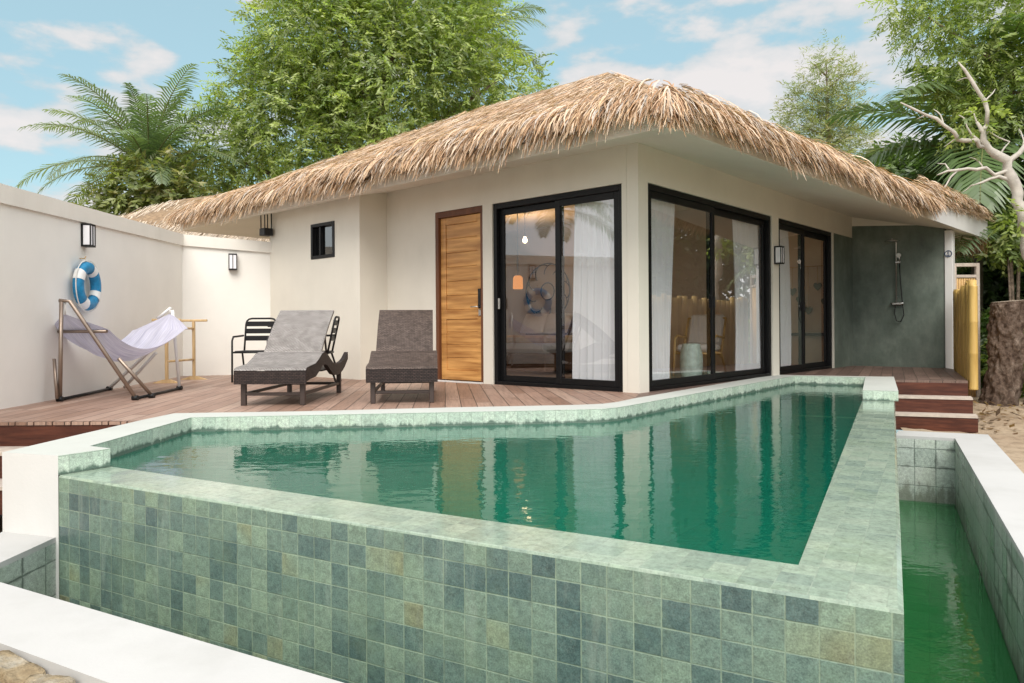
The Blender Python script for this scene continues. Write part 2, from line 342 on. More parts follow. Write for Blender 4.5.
# ------------------------------------------------------------------ mesh builder
class MB:
    def __init__(s, M=None):
        s.M = M; s.v = []; s.f = []; s.uv = []; s.mi = []; s.cols = []; s.smooth = []
    def face(s, pts, mi=0, udir=None, uvs=None, smooth=False, col=None):
        P = [Vector(p) for p in pts]
        if uvs is None:
            n = Vector((0, 0, 0))
            for i in range(len(P)):
                a, b = P[i], P[(i+1) % len(P)]
                n += Vector(((a.y-b.y)*(a.z+b.z), (a.z-b.z)*(a.x+b.x), (a.x-b.x)*(a.y+b.y)))
            n = n.normalized() if n.length > 1e-12 else Vector((0, 0, 1))
            if abs(n.z) > .7:
                u = Vector((*(udir or (1, 0)), 0)).normalized(); v = Vector((-u.y, u.x, 0))
            else:
                u = Vector((-n.y, n.x, 0)).normalized(); v = Vector((0, 0, 1))
            uvs = [(p.dot(u), p.dot(v)) for p in P]
        i0 = len(s.v)
        s.v += [(s.M @ p) if s.M else p for p in P]
        s.f.append(tuple(range(i0, i0+len(P)))); s.uv += uvs; s.mi.append(mi); s.smooth.append(smooth)
        if col is not None: s.cols += [col]*len(P)
    def box(s, x0, x1, y0, y1, z0, z1, mi=0, T=None):
        c = [(x, y, z) for z in (z0, z1) for y in (y0, y1) for x in (x0, x1)]
        if T is not None: c = [T @ Vector(p) for p in c]
        for q in ((0, 2, 3, 1), (4, 5, 7, 6), (0, 1, 5, 4), (2, 6, 7, 3), (0, 4, 6, 2), (1, 3, 7, 5)):
            s.face([c[i] for i in q], mi)
    def bbox(s, x0, x1, y0, y1, z0, z1, b=.008, mi=0, T=None):
        """box with chamfered edges"""
        b = min(b, .45*min(abs(x1-x0), abs(y1-y0), abs(z1-z0)))
        X, Y, Z = (x0, x1), (y0, y1), (z0, z1)
        def pt(i, j, k, ax):
            p = [X[i]+(b if i == 0 else -b), Y[j]+(b if j == 0 else -b), Z[k]+(b if k == 0 else -b)]
            p[ax] = (X, Y, Z)[ax][(i, j, k)[ax]]
            p = Vector(p); return T @ p if T is not None else p
        def q(ps): s.face(ps, mi)
        for i in (0, 1):
            o = [(0, 0), (1, 0), (1, 1), (0, 1)]
            if i == 0: o = o[::-1]
            q([pt(i, j, k, 0) for j, k in o])
            q([pt(j, i, k, 1) for j, k in o[::-1]])
            q([pt(j, k, i, 2) for j, k in o])
        for a in (0, 1):
            for c in (0, 1):
                fl = (a == c)
                def Q(l): q(l if fl else l[::-1])
                Q([pt(0, a, c, 1), pt(1, a, c, 1), pt(1, a, c, 2), pt(0, a, c, 2)][::(1 if a == 0 else -1)*(1 if a == 0 else 1)])
                Q([pt(a, 0, c, 2), pt(a, 1, c, 2), pt(a, 1, c, 0), pt(a, 0, c, 0)])
                Q([pt(a, c, 0, 0), pt(a, c, 1, 0), pt(a, c, 1, 1), pt(a, c, 0, 1)])
        for i in (0, 1):
            for j in (0, 1):
                for k in (0, 1):
                    t = [pt(i, j, k, 0), pt(i, j, k, 1), pt(i, j, k, 2)]
                    q(t if (i+j+k) % 2 else t[::-1])
    def prism(s, poly, z0, z1, mi_side=0, mi_top=None, udir=None, bottom=True, skip=()):
        n = len(poly); mt = mi_side if mi_top is None else mi_top
        z0f = (lambda i: z0) if not callable(z0) else z0
        z1f = (lambda i: z1) if not callable(z1) else z1
        a = sum(poly[i][0]*poly[(i+1) % n][1]-poly[(i+1) % n][0]*poly[i][1] for i in range(n))
        idx = list(range(n)) if a > 0 else list(range(n))[::-1]
        s.face([(*poly[i], z1f(i)) for i in idx], mt, udir)
        if bottom: s.face([(*poly[i], z0f(i)) for i in idx[::-1]], mi_side, udir)
        for k in range(n):
            i, j = idx[k], idx[(k+1) % n]
            if (min(i, j), max(i, j)) in skip: continue
            s.face([(*poly[i], z0f(i)), (*poly[j], z0f(j)), (*poly[j], z1f(j)), (*poly[i], z1f(i))], mi_side)
    def tube(s, path, r, n=8, mi=0, caps=True, smooth=True, jitter=0.):
        P = [Vector(p) for p in path]; rs = r if isinstance(r, (list, tuple)) else [r]*len(P)
        rings = []; ref = None
        for i, p in enumerate(P):
            d = (P[min(i+1, len(P)-1)]-P[max(i-1, 0)])
            d = d.normalized() if d.length > 1e-9 else Vector((0, 0, 1))
            if ref is None: ref = Vector((1, 0, 0)) if abs(d.x) < .8 else Vector((0, 1, 0))
            a = (ref-d*ref.dot(d)).normalized(); b = d.cross(a); ref = a
            rings.append([p+(a*math.cos(t)+b*math.sin(t))*rs[i]*(1+jitter*random.uniform(-1, 1)) for t in [2*math.pi*k/n for k in range(n)]])
        ln = 0
        for i in range(len(P)-1):
            l2 = ln+(P[i+1]-P[i]).length
            for k in range(n):
                k2 = (k+1) % n; c = 2*math.pi*rs[i]/n
                s.face([rings[i][k], rings[i][k2], rings[i+1][k2], rings[i+1][k]], mi, uvs=[(k*c, ln), ((k+1)*c, ln), ((k+1)*c, l2), (k*c, l2)], smooth=smooth)
            ln = l2
        if caps:
            s.face(rings[0][::-1], mi); s.face(rings[-1], mi)
    def lathe(s, prof, c=(0, 0, 0), n=24, mi=0, smooth=True):
        c = Vector(c)
        for i in range(len(prof)-1):
            (r0, z0), (r1, z1) = prof[i], prof[i+1]
            for k in range(n):
                t0, t1 = 2*math.pi*k/n, 2*math.pi*(k+1)/n
                pts = [c+Vector((r0*math.cos(t0), r0*math.sin(t0), z0)), c+Vector((r0*math.cos(t1), r0*math.sin(t1), z0)),
                       c+Vector((r1*math.cos(t1), r1*math.sin(t1), z1)), c+Vector((r1*math.cos(t0), r1*math.sin(t0), z1))]
                if r1 < 1e-6: pts = pts[:3]
                elif r0 < 1e-6: pts = [pts[0], pts[2], pts[3]]
                s.face(pts, mi, smooth=smooth)
    def grid(s, fn, nu, nv, mi=0, smooth=True, closed_v=False, uvscale=(1, 1)):
        pts = [[Vector(fn(i/nu, j/nv)) for j in range(nv+1)] for i in range(nu+1)]
        for i in range(nu):
            for j in range(nv):
                s.face([pts[i][j], pts[i+1][j], pts[i+1][j+1], pts[i][j+1]], mi, smooth=smooth,
                       uvs=[(i/nu*uvscale[0], j/nv*uvscale[1]), ((i+1)/nu*uvscale[0], j/nv*uvscale[1]), ((i+1)/nu*uvscale[0], (j+1)/nv*uvscale[1]), (i/nu*uvscale[0], (j+1)/nv*uvscale[1])])
    def build(s, name, mats, parent=None, weld=True, origin=None):
        mats = mats if isinstance(mats, (list, tuple)) else [mats]
        V = s.v
        if parent is not None:
            inv = WM[parent.name].inverted(); V = [inv @ p for p in V]; loc = None
        else:
            if origin is None:
                A = np.array([tuple(p) for p in V]); loc = Vector(((A[:, 0].min()+A[:, 0].max())/2, (A[:, 1].min()+A[:, 1].max())/2, A[:, 2].min()))
            else: loc = Vector(origin)
            V = [p-loc for p in V]
        me = bpy.data.meshes.new(name)
        me.from_pydata([tuple(p) for p in V], [], s.f)
        ul = me.uv_layers.new(name='uv')
        ul.data.foreach_set('uv', np.array(s.uv, dtype=np.float32).ravel())
        me.polygons.foreach_set('material_index', np.array(s.mi, dtype=np.int32))
        me.polygons.foreach_set('use_smooth', np.array(s.smooth, dtype=bool))
        if s.cols:
            ca = me.color_attributes.new('col', 'FLOAT_COLOR', 'CORNER')
            ca.data.foreach_set('color', np.array([(*c, 1) for c in s.cols], dtype=np.float32).ravel())
        for m in mats: me.materials.append(m)
        me.update()
        if weld and any(s.smooth):
            import bmesh
            bm = bmesh.new(); bm.from_mesh(me); bmesh.ops.remove_doubles(bm, verts=bm.verts, dist=1e-5); bm.to_mesh(me); bm.free()
        o = bpy.data.objects.new(name, me); COL.objects.link(o)
        if parent is not None:
            o.parent = parent; WM[o.name] = WM[parent.name]
        else:
            o.location = loc; WM[o.name] = Matrix.Translation(loc)
        return o

def mesh_np(name, V, F, C, material, parent=None, loc=None):
    """big meshes (reeds, leaves): V (n,3) world, F (m,4) quads, C (m,3) colour of each blade"""
    if parent is not None:
        inv = np.array(WM[parent.name].inverted()); V = V @ inv[:3, :3].T + inv[:3, 3]
    else:
        loc = Vector(loc) if loc is not None else Vector((V[:, 0].mean(), V[:, 1].mean(), V[:, 2].min())); V = V-np.array(loc)
    me = bpy.data.meshes.new(name)
    me.vertices.add(len(V)); me.vertices.foreach_set('co', V.astype(np.float32).ravel())
    m = len(F); me.loops.add(m*4); me.polygons.add(m)
    me.loops.foreach_set('vertex_index', F.astype(np.int32).ravel())
    me.polygons.foreach_set('loop_start', np.arange(0, m*4, 4, dtype=np.int32))
    me.polygons.foreach_set('loop_total', np.full(m, 4, dtype=np.int32))
    me.update(calc_edges=True)
    ca = me.color_attributes.new('col', 'FLOAT_COLOR', 'CORNER')
    c4 = np.concatenate([np.repeat(C, 4, axis=0), np.ones((m*4, 1))], axis=1)
    ca.data.foreach_set('color', c4.astype(np.float32).ravel())
    me.materials.append(material); me.validate()
    o = bpy.data.objects.new(name, me); COL.objects.link(o)
    if parent is not None: o.parent = parent; WM[o.name] = WM[parent.name]
    else: o.location = loc; WM[o.name] = Matrix.Translation(loc)
    return o

def tag(o, label, cat, group=None):
    o['label'] = label; o['category'] = cat
    if group: o['group'] = group
    return o
def thing(name, label, cat, loc=(0, 0, 0), rz=0., group=None):
    o = bpy.data.objects.new(name, None); COL.objects.link(o); o.empty_display_size = .2
    o.location = loc; o.rotation_euler = (0, 0, rz)
    WM[o.name] = Matrix.Translation(Vector(loc)) @ Matrix.Rotation(rz, 4, 'Z')
    return tag(o, label, cat, group)
def structure(o): o['kind'] = 'structure'; return o

# ------------------------------------------------------------------ survey of the place (metres; deck is z = 0)
HX, HY = 1.404, 8.177
RZ = math.atan2(.7478, .6639)
HM = Matrix.Translation((HX, HY, 0)) @ Matrix.Rotation(RZ, 4, 'Z')     # villa frame: x along the right facade, y along the left one
def hw(x, y, z=0.): return HM @ Vector((x, y, z))
QD = Vector((.4570, .8895)); FD = Vector((.872, -.4895))                # long and short axes of the pool
def isect(p, d, q, e):
    k = d[0]*e[1]-d[1]*e[0]; t = ((q[0]-p[0])*e[1]-(q[1]-p[1])*e[0])/k
    return (p[0]+d[0]*t, p[1]+d[1]*t)
ZL, ZW = -.11, -.118            # ledge top, pool water
oFL, oFR = (-2.636, 4.2905), (1.139, 2.161)
oRF = (4.257, 8.236)            # far end of the low right-hand ledge, outer side
iFR, iFL = (.994, 2.582), (-2.65, 4.652)
iRM = (3.96, 8.373)
iC, iD, iBL = (5.03, 10.46), (4.17, 10.92), (-2.67, 6.15)
bend = [(.62, 6.56), (.80, 6.60), (.95, 6.70), (1.08, 6.86)]
backedge = [iBL, (-.9, 6.37), (.2, 6.50)] + bend + [(1.5, 7.42), (2.8, 9.12), iD]
pool_poly = [iFL, iFR, iRM, iC] + backedge[::-1]
bo = -.47                        # top of the overflow basin's white coping
bwz = -1.17                      # water in the basin

# ------------------------------------------------------------------ ground
fo1 = (-1.97, 2.836); fo2 = (-1.363, 2.507); fdir = (.876, -.482)
ro1 = (4.125, 5.973); rdir = (.4553, .8903)
bFR_o = isect(fo1, fdir, ro1, rdir)
bFL_o = isect(fo1, fdir, (-3.05, 0), (0, 1))
bRF_o = (5.203, 8.101)
bFR_i = isect((-2.009, 3.286), fdir, (4.687, 7.843), rdir)
bFL_i = isect((-2.009, 3.286), fdir, (-2.655, 0), (0, 1))
bRF_i = (4.687, 7.843); bRF_il = (4.18, 8.09); bRF_ol = (4.42, 8.47)
def gz(x, y):
    a = (x*.889 - y*.457)            # across the pool axis: positive to the right
    t = min(1, max(0, (x-.5)/4.0)); t = t*t*(3-2*t)
    return -1.0 + .43*t
def build_ground():
    inset = .12
    hole = [(bFL_o[0]+inset, bFL_o[1]+.05), (bFR_o[0]-.02, bFR_o[1]+inset+.05), (bRF_o[0]-.12, bRF_o[1]-.05), (4.55, 8.42), (5.2, 10.1), (3.9, 10.95), (1.0, 6.9), (-2.85, 6.4)]
    c = (1.2, 5.6); pts = []
    for i in range(len(hole)):
        a, b = hole[i], hole[(i+1) % len(hole)]
        for k in range(10): pts.append((a[0]+(b[0]-a[0])*k/10, a[1]+(b[1]-a[1])*k/10))
    ks = [1, 1.03, 1.07, 1.12, 1.18, 1.25, 1.33, 1.42, 1.55, 1.7, 1.9, 2.2, 2.6, 3.2, 4, 6, 10, 30, 200]
    mb = MB(); rings = []
    for k in ks:
        ring = []
        for (x, y) in pts:
            X = c[0]+(x-c[0])*k; Y = c[1]+(y-c[1])*k
            z = gz(X, Y)
            if 1.05 < k < 8: z += .05*math.sin(X*2.3+Y*1.1)*math.sin(Y*1.9-X*.7)+random.uniform(-.012, .012)
            ring.append((X, Y, z))
        rings.append(ring)
    n = len(pts)
    for a, b in zip(rings, rings[1:]):
        for i in range(n):
            j = (i+1) % n; mb.face([a[i], b[i], b[j], a[j]][::-1], 0, smooth=True)
    structure(mb.build('ground', MT['sand'], origin=(0, 0, 0)))
build_ground()

# ------------------------------------------------------------------ swimming pool
pool = thing('swimming_pool', 'infinity pool clad in green stone tiles with an overflowing front wall', 'pool', (1.2, 5.6, -1.5))
mb = MB()
# front wall and right wall: one L-shaped body, outer faces tile, top = wet ledge
fd = (FD.x, FD.y)
def vq(a, b, z0, z1, mi): mb.face([(*a, z0), (*b, z0), (*b, z1), (*a, z1)], mi)
oEnd = (5.414, 10.539)
b_ = .012                                     # eased outer arris
def off(p, d): return (p[0]+d[0], p[1]+d[1])
nF = (-.489*b_, -.872*b_); nR = (.8895*b_, -.457*b_)
vq(oFL, oFR, -1.6, ZL-b_, 0); vq(oFR, oEnd, -1.6, ZL-b_, 0)
tFL = off(oFL, (.489*b_*.0, .872*b_)); tFR = off(oFR, (-.012, .012)); tRF = off(oRF, (-.0107, .0055))
mb.face([(*oFL, ZL-b_), (*oFR, ZL-b_), (*tFR, ZL), (*tFL, ZL)], 1, fd)
mb.face([(*oFR, ZL-b_), (*oRF, ZL-b_), (*tRF, ZL), (*tFR, ZL)], 1, fd)
mb.face([(*tFL, ZL), (*tFR, ZL), (*iFR, ZL), (*iFL, ZL)], 1, fd)
mb.face([(*tFR, ZL), (*tRF, ZL), (*iRM, ZL), (*iFR, ZL)], 1, fd)
vq(iFR, iFL, -1.5, ZL, 2); vq(iC, iFR, -1.5, ZL, 2)
mb.build('overflow_wall', [MT['tile'], MT['ledge'], MT['ptile']], pool)
mb = MB()
mb.face([(*p, -1.45) for p in pool_poly], 0, fd)
mb.build('pool_floor', MT['ptile'], pool)
# raised coping: left, back and far sides (top flush with the deck)
outl = [(-3.05, 4.419), (-3.0, 6.0), (-2.955, 6.47), (-1.876, 6.55), (-.543, 6.80), (.25, 6.90), (.62, 6.95), (.86, 7.04), (1.02, 7.20), (1.24, 7.55), (2.60, 9.38), (3.95, 11.16), (5.414, 10.539)]
inl = [(-2.472, 4.545), (-2.655, 4.645)] + backedge + [iC]
mb = MB()
left_poly = [(-3.05, 4.419), (-2.634, 4.286), (-2.472, 4.545), (-2.655, 4.645), iBL, (-2.955, 6.47), (-3.0, 6.0)]
mb.face([(*p, .004) for p in left_poly], 1)
bk_i = backedge; bk_o = outl[2:-1]
ri = [(*p, .004) for p in bk_i]; ro = [(*p, .004) for p in bk_o]
assert len(ri) == len(ro), (len(ri), len(ro))
for k in range(len(ri)-1): mb.face([ri[k], ri[k+1], ro[k+1], ro[k]], 1)
mb.face([ri[-1], (*iC, .004), (5.30, 10.58, .004), ro[-1]], 1)
for a, b in zip(inl, inl[1:]): mb.face([(*b, -1.5), (*a, -1.5), (*a, .004), (*b, .004)], 0)   # inner faces, tiled
mb.face([(-2.472, 4.545, -.108), (-2.634, 4.286, -.108), (-2.634, 4.286, .004), (-2.472, 4.545, .004)], 0)
# white painted end of the left coping
mb.face([(-3.05, 4.419, -.9), (-2.634, 4.286, -.9), (-2.634, 4.286, .004), (-3.05, 4.419, .004)], 2)
mb.face([(-3.0, 6.0, -.9), (-3.05, 4.419, -.9), (-3.05, 4.419, .004), (-3.0, 6.0, .004)], 2)
mb.build('coping', [MT['cside'], MT['ctop'], MT['white']], pool)
# raised end block on the right-hand wall
mb = MB()
blk = [(3.945, 8.335), (4.262, 8.172), (5.43, 10.53), (5.06, 10.60)]
mb.prism(blk, -.107, .006, 0, 1, (.889, -.457), bottom=False)
mb.build('end_block', [MT['cside'], MT['ctop']], pool)
# water
def water(name, poly, z, zb, ms, inset=.003):
    mb = MB(); c = Vector((sum(p[0] for p in poly)/len(poly), sum(p[1] for p in poly)/len(poly)))
    pl = [(p[0]+(c.x-p[0])*inset, p[1]+(c.y-p[1])*inset) for p in poly]
    mb.prism(pl, zb, z, 1, 0)
    return structure(mb.build(name, list(ms), origin=(c.x, c.y, zb)))
water('pool_water', pool_poly, ZW, -1.44, M_water('pool_water', (.16, .92, .72), .34, (.90, 1.0, .97), .075, ((.009, .235, .148), .38)), .001)

# ------------------------------------------------------------------ overflow basin
basin = thing('overflow_basin', 'low catch basin with broad white coping wrapped round the pool front', 'basin', (1.0, 2.6, -1.6))
mb = MB()
O = [(-3.05, 4.6), bFL_o, bFR_o, bRF_o, bRF_ol]
I = [(-2.655, 4.6), bFL_i, bFR_i, bRF_i, bRF_il]
for k in range(4):
    mb.face([(*O[k], bo), (*O[k+1], bo), (*I[k+1], bo), (*I[k], bo)], 0)
    mb.face([(*O[k+1], bo-.12), (*O[k], bo-.12), (*O[k], bo), (*O[k+1], bo)][::-1], 0)
    mb.face([(*I[k], bo-.03), (*I[k+1], bo-.03), (*I[k+1], bo), (*I[k], bo)][::-1], 0)
cop = mb.build('coping', MT['coppaint'], basin)
bv = cop.modifiers.new('ease', 'BEVEL'); bv.width = .012; bv.segments = 2; bv.limit_method = 'ANGLE'
mb = MB()
for k in range(4):
    a = off(I[k], (0, 0)); b = off(I[k+1], (0, 0))
    mb.face([(*b, -1.6), (*a, -1.6), (*a, bo-.03), (*b, bo-.03)], 0)
mb.face([(*p, -1.58) for p in I[:4]] + [(*I[4], -1.58), (*oRF, -1.58), (*oFR, -1.58), (*oFL, -1.58)], 0, fd)
mb.build('tile_lining', MT['btile'], basin)
mb = MB()
for k in range(1, 3): mb.face([(*O[k], -1.3), (*O[k+1], -1.3), (*O[k+1], bo-.12), (*O[k], bo-.12)], 0)
mb.face([(*O[0], -1.3), (*O[1], -1.3), (*O[1], bo-.12), (*O[0], bo-.12)], 0)
mb.build('wall', MT['stone'], basin)
# rubble facing below the front coping
def stone(mb, c, s, ang):
    import bmesh
    bm = bmesh.new(); bmesh.ops.create_icosphere(bm, subdivisions=3, radius=1)
    ph = [random.uniform(0, 6) for _ in range(6)]
    ca, sa = math.cos(ang), math.sin(ang)
    for v in bm.verts:
        p = v.co; q = Vector([math.copysign(abs(x)**.45, x) for x in p])
        q *= 1+.14*math.sin(4.1*p.x+ph[0])*math.sin(3.7*p.y+ph[1])+.12*math.sin(7*p.z+ph[2]+3*p.x)+random.uniform(-.05, .05)
        x, y, z = q.x*s[0], q.y*s[1], q.z*s[2]
        v.co = Vector((c[0]+x*ca-y*sa, c[1]+x*sa+y*ca, c[2]+z))
    for f in bm.faces: mb.face([v.co for v in f.verts], 0, smooth=True)
    bm.free()
mb = MB(); fa = math.atan2(fdir[1], fdir[0])
for row in range(4):
    t = random.uniform(-.1, 0)
    Lf = math.hypot(bFR_o[0]-bFL_o[0], bFR_o[1]-bFL_o[1])
    while t < Lf:
        w = random.uniform(.07, .22); h = .078
        x = bFL_o[0]+fdir[0]*(t+w/2); y = bFL_o[1]+fdir[1]*(t+w/2)
        stone(mb, (x-.482*.066, y-.876*.066, bo-.096-row*.15+random.uniform(-.012, .012)), (w*.53, random.uniform(.048, .056), h), fa+random.uniform(-.1, .1)); t += w
mb.build('stone_facing', MT['stone'], basin)
mb = MB(); n_ = Vector((-.482, -.876, 0))*.085
A_, B_ = Vector((*bFL_o, 0)), Vector((*bFR_o, 0))
mb.prism([tuple((A_+n_).xy), tuple((B_+n_).xy), tuple(B_.xy), tuple(A_.xy)], -1.3, bo-.05, 0)
mb.build('mortar', MT['stepside'], basin)
bpoly = [I[0], I[1], I[2], I[3], I[4], oRF, oFR, oFL]
water('basin_water', bpoly, bwz, -1.57, M_water('basin_water', (.16, .86, .50), 1.1, (.88, .98, .9), .09, ((.04, .29, .085), .45)), .002)

# ------------------------------------------------------------------ deck
deckdir = Vector((-.0905, .996))        # boards run away from the camera
mb = MB()
wl = lambda Y: -4.789 - (Y-6.914)*.0989     # face of the left garden wall
P = [(wl(5.96)-.05, 5.96), (-2.99, 5.97), (-2.95, 6.46)] + [outl[k] for k in range(3, 10)]
Cn = (HX, HY)
left_deck = P + [Cn, tuple(hw(.3, 2.3).xy), tuple(hw(.3, 4.3).xy), tuple(hw(-.2, 4.6).xy), tuple(hw(-.2, 7).xy), (-5.1, 12.2), (wl(11.9)-.05, 11.9)]
ud = (deckdir.y, -deckdir.x)
mb.face([(*p, 0) for p in left_deck], 0, ud)
# edge of the boards above the left steps
x0 = wl(5.96)-.05
k = 0; x = x0
while x < -3.0:
    x2 = min(x+.143, -2.99)
    mb.box(x+.003, x2-.003, 5.945, 5.965, -.028, -.002, 0); x = x+.15
structure(mb.build('wooden_deck', MT['deck'], origin=(-2, 8, 0)))
mb = MB()
dR1, dR2 = (5.958, 9.676), (7.36, 12.35)
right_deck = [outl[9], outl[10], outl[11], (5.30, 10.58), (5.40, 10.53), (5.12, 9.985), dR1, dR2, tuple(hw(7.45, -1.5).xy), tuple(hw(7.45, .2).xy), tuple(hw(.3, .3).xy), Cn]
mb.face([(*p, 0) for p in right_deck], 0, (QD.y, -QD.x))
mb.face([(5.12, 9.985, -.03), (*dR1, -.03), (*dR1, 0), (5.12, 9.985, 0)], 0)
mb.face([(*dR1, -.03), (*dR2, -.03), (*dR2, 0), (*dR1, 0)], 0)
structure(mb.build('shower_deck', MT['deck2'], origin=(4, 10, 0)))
# steps on the right
def steps(name, label, a, b, out, n, rise, tread, cat='steps', grow=0.):
    """a-b: top edge on the deck; out: unit vector of descent"""
    t = thing(name, label, cat, (a[0], a[1], -.6))
    a = Vector(a); b = Vector(b); o = Vector(out); d = (b-a).normalized()
    for k in range(n):
        e0 = a+o*(tread*k); e1 = b+o*(tread*k)+d*grow*k
        z1 = -rise*k-(.03 if k == 0 else .02); z0 = -rise*(k+1)
        m = MB()
        m.face([(*e0, z0), (*e1, z0), (*e1, z1), (*e0, z1)], 0)
        e2 = e1-o*(tread+.05)
        m.face([(*e1, z0), (*e2, z0), (*e2, z1), (*e1, z1)], 1)
        m.build('riser', [MT['step'], MT['stepside']], t)
        if k < n-1:
            m = MB(); f0 = e0+o*(tread+.012); f1 = e1+o*(tread+.012)+d*grow
            g1 = e1+d*grow
            m.prism([tuple(f0), tuple(f1), tuple(g1), tuple(e0)], z0-.022, z0+.003, 0)
            m.build('tread', MT['stepside'], t)
    return t
on = (-.457, -.8895)
steps('deck_steps', 'three dark red wooden steps beside the end of the pool wall below the shower', (5.14, 9.98), dR1, on, 3, .2, .29, grow=.03)
steps('deck_steps', 'red brown wooden step under the deck edge beside the white pool corner', (x0, 5.95), (-3.02, 5.965), (0, -1), 3, .2, .3)

# ------------------------------------------------------------------ garden wall on the left
wall = thing('garden_wall', 'tall cream plastered garden wall with a thick cap behind the hammock', 'wall', (-5.0, 9, -.9))
wc = (-5.278, 11.86); we = (-3.985, 12.34)
wn = (wl(-6), -6.0)
def wtop(Y): return 2.11+(Y-6.94)*.0325 if Y > 6.94 else 2.11
mb = MB()
segs = [wn, (wl(2.5), 2.5), (wl(6.94), 6.94), wc]
for a, b in zip(segs, segs[1:]):
    mb.face([(*b, -1.2), (*a, -1.2), (*a, wtop(a[1])-.17), (*b, wtop(b[1])-.17)], 0)
    A2, B2 = (a[0]-.16, a[1]), (b[0]-.16, b[1])
    mb.face([(*A2, -1.2), (*B2, -1.2), (*B2, wtop(b[1])-.17), (*A2, wtop(a[1])-.17)], 0)
mb.face([(*we, -.6), (*wc, -.6), (*wc, 2.10), (*we, 2.02)], 0)
mb.face([(-5.40, 12.0, -.6), (-4.1, 12.48, -.6), (-4.1, 12.48, 2.02), (-5.40, 12.0, 2.1)], 0)
mb.build('wall', MT['wallp'], wall)
mb = MB()
def capseg(a, b, A2, B2, za, zb, h=.18):
    mb.face([(*a, za), (*b, zb), (*B2, zb), (*A2, za)], 0)
    mb.face([(*b, zb-h), (*a, za-h), (*a, za), (*b, zb)], 0)
    mb.face([(*A2, za-h), (*B2, zb-h), (*B2, zb), (*A2, za)], 0)
    mb.face([(*a, za-h), (*b, zb-h), (*B2, zb-h), (*A2, za-h)], 0)
e = .035
cs = [(p[0]+e, p[1]) for p in segs]; cs[-1] = (wc[0]+e, wc[1]-.03)
co_ = [(p[0]-.22, p[1]) for p in segs]; co_[-1] = (wc[0]-.22, wc[1]+.16)
for k in range(len(cs)-1): capseg(cs[k], cs[k+1], co_[k], co_[k+1], wtop(segs[k][1]), wtop(segs[k+1][1]))
capseg(cs[-1], (we[0]+.03, we[1]-.035), co_[-1], (we[0]-.06, we[1]+.19), wtop(wc[1]), 2.19)
mb.face([(we[0]+.03, we[1]-.035, 2.01), (we[0]-.06, we[1]+.19, 2.01), (we[0]-.06, we[1]+.19, 2.19), (we[0]+.03, we[1]-.035, 2.19)], 0)
mb.build('cap', MT['wallcap'], wall)

# ------------------------------------------------------------------ villa
villa = thing('villa', 'single storey cream villa with thatched hip roof and large black glass doors', 'house', (HX, HY, 0), RZ)
WT = 2.80
def hb(): return MB(HM)
mb = hb()
for x0_, x1_, z0_, z1_ in ((0, .205, 0, WT), (.205, 3.69, 2.362, WT), (3.69, 3.935, 0, WT), (3.935, 6.32, 2.366, WT), (6.32, 7.386, 0, WT)):
    mb.box(x0_, x1_, 0, .15, z0_, z1_)
mb.build('wall', MT['plaster'], villa)
mb = hb()
for y0_, y1_, z0_, z1_ in ((.152, .216, 0, WT), (.216, 2.213, 2.352, WT), (2.213, 2.385, 0, WT), (2.385, 3.305, 2.357, WT), (3.305, 4.52, 0, WT)):
    mb.box(0.0, .15, y0_, y1_, z0_, z1_)
mb.build('wall', MT['plaster'], villa)
mb = hb()
for y0_, y1_, z0_, z1_ in ((4.37, 4.98, -.3, WT), (4.98, 5.60, -.3, 1.82), (4.98, 5.60, 2.365, WT), (5.60, 6.81, -.3, WT)):
    mb.box(-.5, -.35, y0_, y1_, z0_, z1_)
mb.box(-.35, -.002, 4.37, 4.52, -.3, WT); mb.box(-.35, 7.53, 6.66, 6.81, -.3, WT)
mb.box(7.388, 7.53, .0, 6.66, -.3, WT)
mb.build('wall', MT['plaster'], villa)
# inside
mb = hb(); mb.box(.15, 7.386, .15, 6.66, -.05, .004); mb.build('floor', MT['floor'], villa)
mb = hb(); mb.box(.15, 7.386, .15, 6.66, 2.62, 2.70); mb.build('ceiling', MT['ceil'], villa)
mb = hb(); mb.box(3.75, 3.86, .152, 6.655, .004, 2.62); mb.box(3.862, 7.385, 3.0, 3.1, .004, 2.62)
mb.box(.152, .156, 3.31, 6.65, .004, 2.62); mb.box(.16, 3.745, 6.652, 6.656, .004, 2.62); mb.box(7.379, 7.383, .156, 2.99, .004, 2.62)
mb.build('inner_wall', MT['inwall'], villa)
# shower bay
mb = hb()
mb.face([(7.386, -.0, 0), (7.386, -1.507, 0), (7.386, -1.507, 2.5), (7.386, 0, 2.58)][::-1], 0)
mb.box(6.375, 7.386, -.006, -.0015, 0, 2.36)
mb.face([(7.53, -1.507, -.3), (7.53, 0, -.3), (7.53, 0, 2.6), (7.53, -1.507, 2.5)], 0)
mb.build('shower_wall', MT['green'], villa)
mb = hb(); mb.bbox(7.36, 7.54, -1.63, -1.507, -.05, 2.36, .008); mb.build('corner_post', MT['white'], villa)
mb = hb(); mb.face([(7.380, 0, 2.58), (7.380, -1.6, 2.45), (7.380, -1.6, 2.75), (7.380, 0, 2.85)][::-1], 0); mb.build('beam', MT['soffit'], villa)

